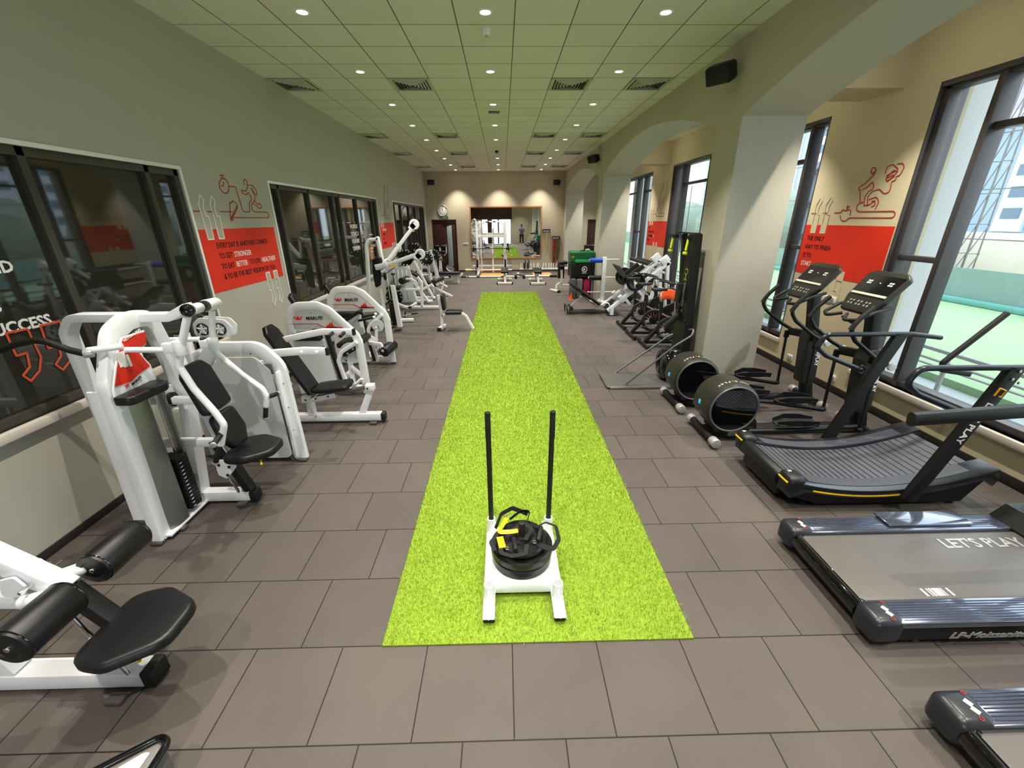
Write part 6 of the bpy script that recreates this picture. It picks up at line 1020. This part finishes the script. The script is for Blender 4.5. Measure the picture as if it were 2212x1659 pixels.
# metal bars on the side aisle back wall
for k, (x, zt_, zb_) in enumerate(((3.22, 1.95, .5), (3.43, 2.2, .9), (3.62, 2.15, .95))):
    one('gym_bar', ('leftmost', 'middle', 'rightmost')[k]+' slim chrome bar hanging on the wall beside the far brown door', 'bar', CHROME, (x, BACK-.04, zb_), tube([(x-.03, BACK-.04, zb_), (x, BACK-.04, zt_)], .012, 0), cyl((x-.005, BACK-.04, zt_-.5), (x-.004, BACK-.04, zt_-.45), .022), group='chrome bars on the wall')
# something grey and mesh-covered at the bottom edge (a bag)
hexm = mat('hex mesh', '6B6A66', .5, bump=1, bscale=60)
t = T('sports_bag', 'black edged bag with hexagon mesh and pale panel at the lower left edge', 'bag', (-1.5, .95, 0))
t.p('body', hexm, plate([(-.44, -.10), (-.02, .17), (.015, .16), (.02, -.25), (-.40, -.25)], (-1.50, .965, .05), (1, 0, 0), (0, 1, 0), .17, .03, .02, 3)); t.p('pale_panel', IVORY, plate([(-.22, -.06), (-.12, .07), (-.05, .125), (-.02, .13), (-.03, -.2), (-.22, -.2)], (-1.50, .965, .221), (1, 0, 0), (0, 1, 0), .004, .02)); t.p('edge_piping', GLOSS, tube([(-1.94, .88, .22), (-1.52, 1.15, .22), (-1.475, 1.13, .22), (-1.47, .73, .22)], .016, .04)); t.p('side_pocket', mat('blue grey film', '8B97A6', .3), bb((-1.475, .75, .02), (-1.43, 1.06, .17), .02))
# ================================================ outside, seen through the right windows
GT = mat('outdoor pitch green', '7E9C84', .9, noise=.15, nscale=.5, nlo='9DB07C')
one('sports_pitch', 'pale green sports pitch outside the right windows', 'sports pitch', GT, (13, 12, -.3), bb((7.6, -6, -.45), (14.5, 60, -.3), 0))
one('pavement', 'grey paved strip right outside the windows', 'pavement', mat('paving', '9AA4A2', .8), (6, 12, -.3), bb((5.0, -6, -.55), (7.58, 60, -.425), 0)); one('ground', 'pale ground beyond the sports pitch', 'ground', mat('pale ground', 'B9B7A6', .9), (60, 20, -.5), bb((14.52, -40, -.6), (160, 160, -.42), 0))
t = T('pitch_fence', 'green mesh fence with posts along the far side of the pitch', 'fence', (14.6, 15, -.3)); t.p('windbreak', mat('green windbreak', '7F9A92', .8), bb((14.6, -6, -.3), (14.64, 60, .75), 0)); t.p('folded_net', mat('teal net', '62A39C', .7), bb((14.35, -6, -.3), (14.55, 60, -.12), .05))
for k in range(12): t.p('post', GREY, bb((14.55, -5+k*4, -.3), (14.62, -4.93+k*4, 4.5), .01))
t.p('top_rail', GREY, *[bb((14.57, -6, z), (14.6, 60, z+.03), 0) for z in (1.6, 3.0, 4.5)])
def truss(x, y, h, label):
    t = T('floodlight_mast', label, 'mast', (x, y, -.4)); w_ = .22; t.p('legs', GREY, *[bar([(x+a, y+b, -.4), (x+a*.6, y+b*.6, h)], .035, .035) for a in (-w_, w_) for b in (-w_, w_)]); s = []
    for k in range(int(h/1.0)):
        q = 1-.4*k/h; 
        for b in (-w_, w_): s.append(bar([(x-w_*q, y+b*q, k), (x+w_*q, y+b*q, k+1)], .03, .03)); s.append(bar([(x-w_*q, y+b*q, k), (x+w_*q, y+b*q, k)], .03, .03))
    t.p('lattice', GREY, *s)
truss(17, 15.6, 6.4, 'lattice mast behind the pitch fence')
# covered frame near the second window: arched truss
t = T('arched_truss', 'dark steel arched truss standing outside the second window', 'steel structure', (9, 14.5, -.3)); s = []
for xx in (8.2,):
    for (y0, y1) in ((11.2, 12.0),):
        s += [bar([(xx, y0, -.3), (xx, y0, 3.4), (xx, y0+.6, 4.3), (xx, y0+1.6, 4.8)], .10, .10, .5), bar([(xx, y1, -.3), (xx, y1, 3.4)], .09, .09)]
        for k in range(5): s += [bar([(xx, y0, -.2+k*.8), (xx, y1, .2+k*.8)], .06, .06), bar([(xx, y1, .2+k*.8), (xx, y0, .6+k*.8)], .06, .06)]
t.p('truss_frame', mat('steel blue grey', '6C7380', .5), *s)
t = T('arched_truss', 'dark steel arched truss farther along outside the last window', 'steel structure', (9, 24, -.3)); t.p('truss_frame', mat('steel blue grey', '6C7380', .5), *[([v+Vector((.4, 15.5, 0)) for v in a[0]], a[1]) for a in s])
# outside columns next to the wall
for k, (y, lb) in enumerate(((5.9, 'pale concrete column outside between the first two windows'), (10.2, 'pale concrete column outside the second window'), (18.2, 'pale concrete column outside the last window'))):
    one('concrete_column', lb, 'column', mat('pale concrete', 'C9C9CC', .8), (5.6, y, -.4), bb((5.35, y-.32, -.42), (5.95, y+.32, 4.4), .01))
one('balcony_slab', 'pale concrete slab above the outside columns', 'slab', mat('pale concrete', 'C9C9CC', .8), (5.6, 8, 4.4), bb((5.0, -6, 4.45), (6.3, 24, 4.7), .01))
# low rails outside
t = T('guard_rail', 'low white double rail outside the nearest right window', 'rail', (6.5, 6, -.3)); t.p('rails', INKG, bb((6.42, -6, .42), (6.48, 22, .47), .01), bb((6.42, -6, .28), (6.48, 22, .31), .01), bb((6.42, -6, .2), (6.48, 22, .22), .01))
for k in range(8): t.p('post', INKG, bb((6.43, -4+k*3.2, -.32), (6.47, -3.95+k*3.2, .42), .005))
def building(x, y, w_, d_, h, col, label, nz, ny):
    t = T('apartment_building', label, 'building', (x, y, -.5)); t.p('walls', mat('facade '+col, col, .8), bb((x, y-w_/2, -.5), (x+d_, y+w_/2, h), 0)); 
    for i in range(ny):
        t.p('window_bay', mat('pale bay', 'C6D2DC', .6), bb((x-.25, y-w_/2+(i+.3)*w_/ny, 1), (x, y-w_/2+(i+.75)*w_/ny, h-1.5), 0))
        for k in range(nz): t.p('window', mat('outdoor window', '5F7486', .3), bb((x-.32, y-w_/2+(i+.38)*w_/ny, 2+k*(h-3)/nz), (x-.2, y-w_/2+(i+.66)*w_/ny, 2+(k+.5)*(h-3)/nz), 0))
    t.p('roof_slab', mat('roof pale', 'B9B7C4', .7), bb((x-.6, y-w_/2-.5, h), (x+d_, y+w_/2+.5, h+.6), 0)); return t
building(42, 36, 34, 12, 9.5, '8FA3B4', 'blue grey apartment building beyond the pitch with rows of windows', 4, 7)
building(56, 38, 40, 12, 16, 'A9A6B8', 'taller purple grey building under construction behind the apartment block', 5, 6)
building(46, 84, 40, 14, 16, 'A7AEB8', 'distant grey apartment block seen through the far windows', 6, 7)
one('shed', 'long low pale shed beyond the fence', 'shed', mat('shed pale', 'C7C2B4', .8), (24, 24, -.4), bb((23, 12, -.42), (27, 34, 1.4), .02)); 
rnd = random.Random(9)
for k in range(5):
    cx, cy, r = 18+rnd.uniform(0, 4), 24+k*6, 1.6+rnd.random(); v_, f_2 = ball((cx, cy, 1.6), r, n=24); v_ = [p+Vector((sin(p.x*5+p.y*3)*.15, sin(p.y*4+p.z*5)*.15, sin(p.z*6+p.x*4)*.12)) for p in v_]
    t = T('tree', 'hazy green tree beyond the fence, number %s along the row' % ('first', 'second', 'third', 'fourth', 'fifth')[k] if False else ('%s hazy green tree along the row behind the fence' % ('first', 'second', 'third', 'fourth', 'fifth')[k]), 'tree', (cx, cy, -.4), 'trees beyond the fence'); t.p('crown', mat('tree green', '8A9A8C', .9, noise=.3, nscale=4), (v_, f_2)); t.p('trunk', mat('trunk', '6B5B4A', .9), cyl((cx, cy, -.4), (cx, cy, 1), .15))
# ================================================ person behind the camera, seen only in the mirror
def person(x, y, shirt, label, arms):
    def skin(joints, edges, m, name, par, sub=2):
        me = bpy.data.meshes.new(name); me.from_pydata([tuple(Vector(j[0])+Vector((x, y, 0))-par.org) for j in joints], edges, []); o = bpy.data.objects.new(name, me); COL.objects.link(o)
        sm = o.modifiers.new('s', 'SKIN'); sm.use_smooth_shade = True
        for i, j in enumerate(joints): me.skin_vertices[0].data[i].radius = j[1]
        me.skin_vertices[0].data[0].use_root = True; o.modifiers.new('d', 'SUBSURF').levels = sub; o.modifiers['d'].render_levels = sub
        dg = bpy.context.evaluated_depsgraph_get(); m2 = bpy.data.meshes.new_from_object(o.evaluated_get(dg)); bpy.data.objects.remove(o); m2.materials.clear(); m2.materials.append(m)
        n = bpy.data.objects.new(name, m2); COL.objects.link(n); n.parent = par.o; return n
    t = T('person', label, 'person', (x, y, 0)); SK = mat('skin', '8A5A40', .5)
    J = [((0, 0, .95), (.15, .11)), ((0, 0, 1.15), (.14, .10)), ((0, 0, 1.38), (.17, .11)), ((0, 0, 1.48), (.06, .055)), ((0, 0, 1.56), (.05, .05)), ((0, .01, 1.63), (.075, .09)), ((0, .01, 1.72), (.065, .08)),
         ((-.2, 0, 1.40), (.05, .05)), ((.2, 0, 1.40), (.05, .05)), ((-.1, 0, .88), (.085, .09)), ((.1, 0, .88), (.085, .09)), ((-.12, .01, .48), (.055, .06)), ((.12, .01, .48), (.055, .06)), ((-.13, 0, .08), (.035, .04)), ((.13, 0, .08), (.035, .04)), ((-.14, .13, .03), (.035, .025)), ((.14, .13, .03), (.035, .025))]
    E = [(0, 1), (1, 2), (2, 3), (3, 4), (4, 5), (5, 6), (2, 7), (2, 8), (0, 9), (0, 10), (9, 11), (10, 12), (11, 13), (12, 14), (13, 15), (14, 16)]
    n0 = len(J)
    for s, (el_, wr) in zip((-1, 1), arms):
        b = len(J); J += [(el_, (.04, .04)), (wr, (.027, .03))]; E += [(7 if s < 0 else 8, b), (b, b+1)]
        w_ = Vector(wr); dr__ = (w_-Vector(el_)).normalized(); sd = dr__.cross(Vector((0, 1, .2))).normalized(); pc_ = w_+dr__*.05; b2 = len(J); J.append((tuple(pc_), (.032, .018))); E.append((b+1, b2))
        for k in range(4):
            f0 = pc_+dr__*.045+sd*(-.027+k*.018); f1 = f0+dr__*(.035-.004*abs(k-1.5))+Vector((0, .01, 0)); q = len(J); J += [(tuple(f0), (.009, .009)), (tuple(f1), (.008, .008))]; E += [(b2, q), (q, q+1)]
        q = len(J); th_ = pc_-sd*.04; J += [(tuple(th_), (.011, .011)), (tuple(th_+dr__*.035), (.009, .009))]; E += [(b2, q), (q, q+1)]
    skin(J, E, SK, 'body', t)
    skin([((0, 0, 1.0), (.165, .13)), ((0, 0, 1.2), (.165, .125)), ((0, 0, 1.4), (.185, .125)), ((-.2, 0, 1.41), (.08, .08)), ((.2, 0, 1.41), (.08, .08))]+[((Vector(a[0])*.6+Vector((s*.2, 0, 1.4))*.4)[:], (.065, .065)) for s, a in zip((-1, 1), arms)], [(0, 1), (1, 2), (2, 3), (2, 4), (3, 5), (4, 6)], shirt, 'shirt', t)
    skin([((0, 0, .98), (.165, .13)), ((-.1, 0, .88), (.10, .11)), ((.1, 0, .88), (.10, .11)), ((-.12, .01, .48), (.075, .08)), ((.12, .01, .48), (.075, .08)), ((-.13, 0, .1), (.06, .065)), ((.13, 0, .1), (.06, .065))], [(0, 1), (0, 2), (1, 3), (2, 4), (3, 5), (4, 6)], mat('black trousers', '141418', .8), 'trousers', t)
    t.p('hair', mat('dark hair', '15100D', .7), ball((x, y-.01, 1.725), .092, .92, 1.12, .85)); t.p('eyes', INKB, ball((x-.03, y+.098, 1.675), .008), ball((x+.03, y+.098, 1.675), .008)); t.p('nose', SK, ball((x, y+.108, 1.65), .016, .8, 1, 1.3)); t.p('mouth', mat('lips', '7A4038', .5), ball((x, y+.098, 1.612), .012, 2, .6, .6)); t.p('ear', SK, ball((x-.083, y+.01, 1.66), .022, .5, 1, 1.4), ball((x+.083, y+.01, 1.66), .022, .5, 1, 1.4))
    for s in (-1, 1): t.p('shoe', INKW, ball((x+s*.14, y+.07, .045), .055, .9, 2.4, .8))
person(1.75, -.9, mat('blue shirt', '2E5FA0', .7), 'person in blue shirt and black trousers, seen only in the mirror', (((-.25, .12, 1.15), (-.1, .35, 1.2)), ((.25, .12, 1.15), (.1, .35, 1.25))))
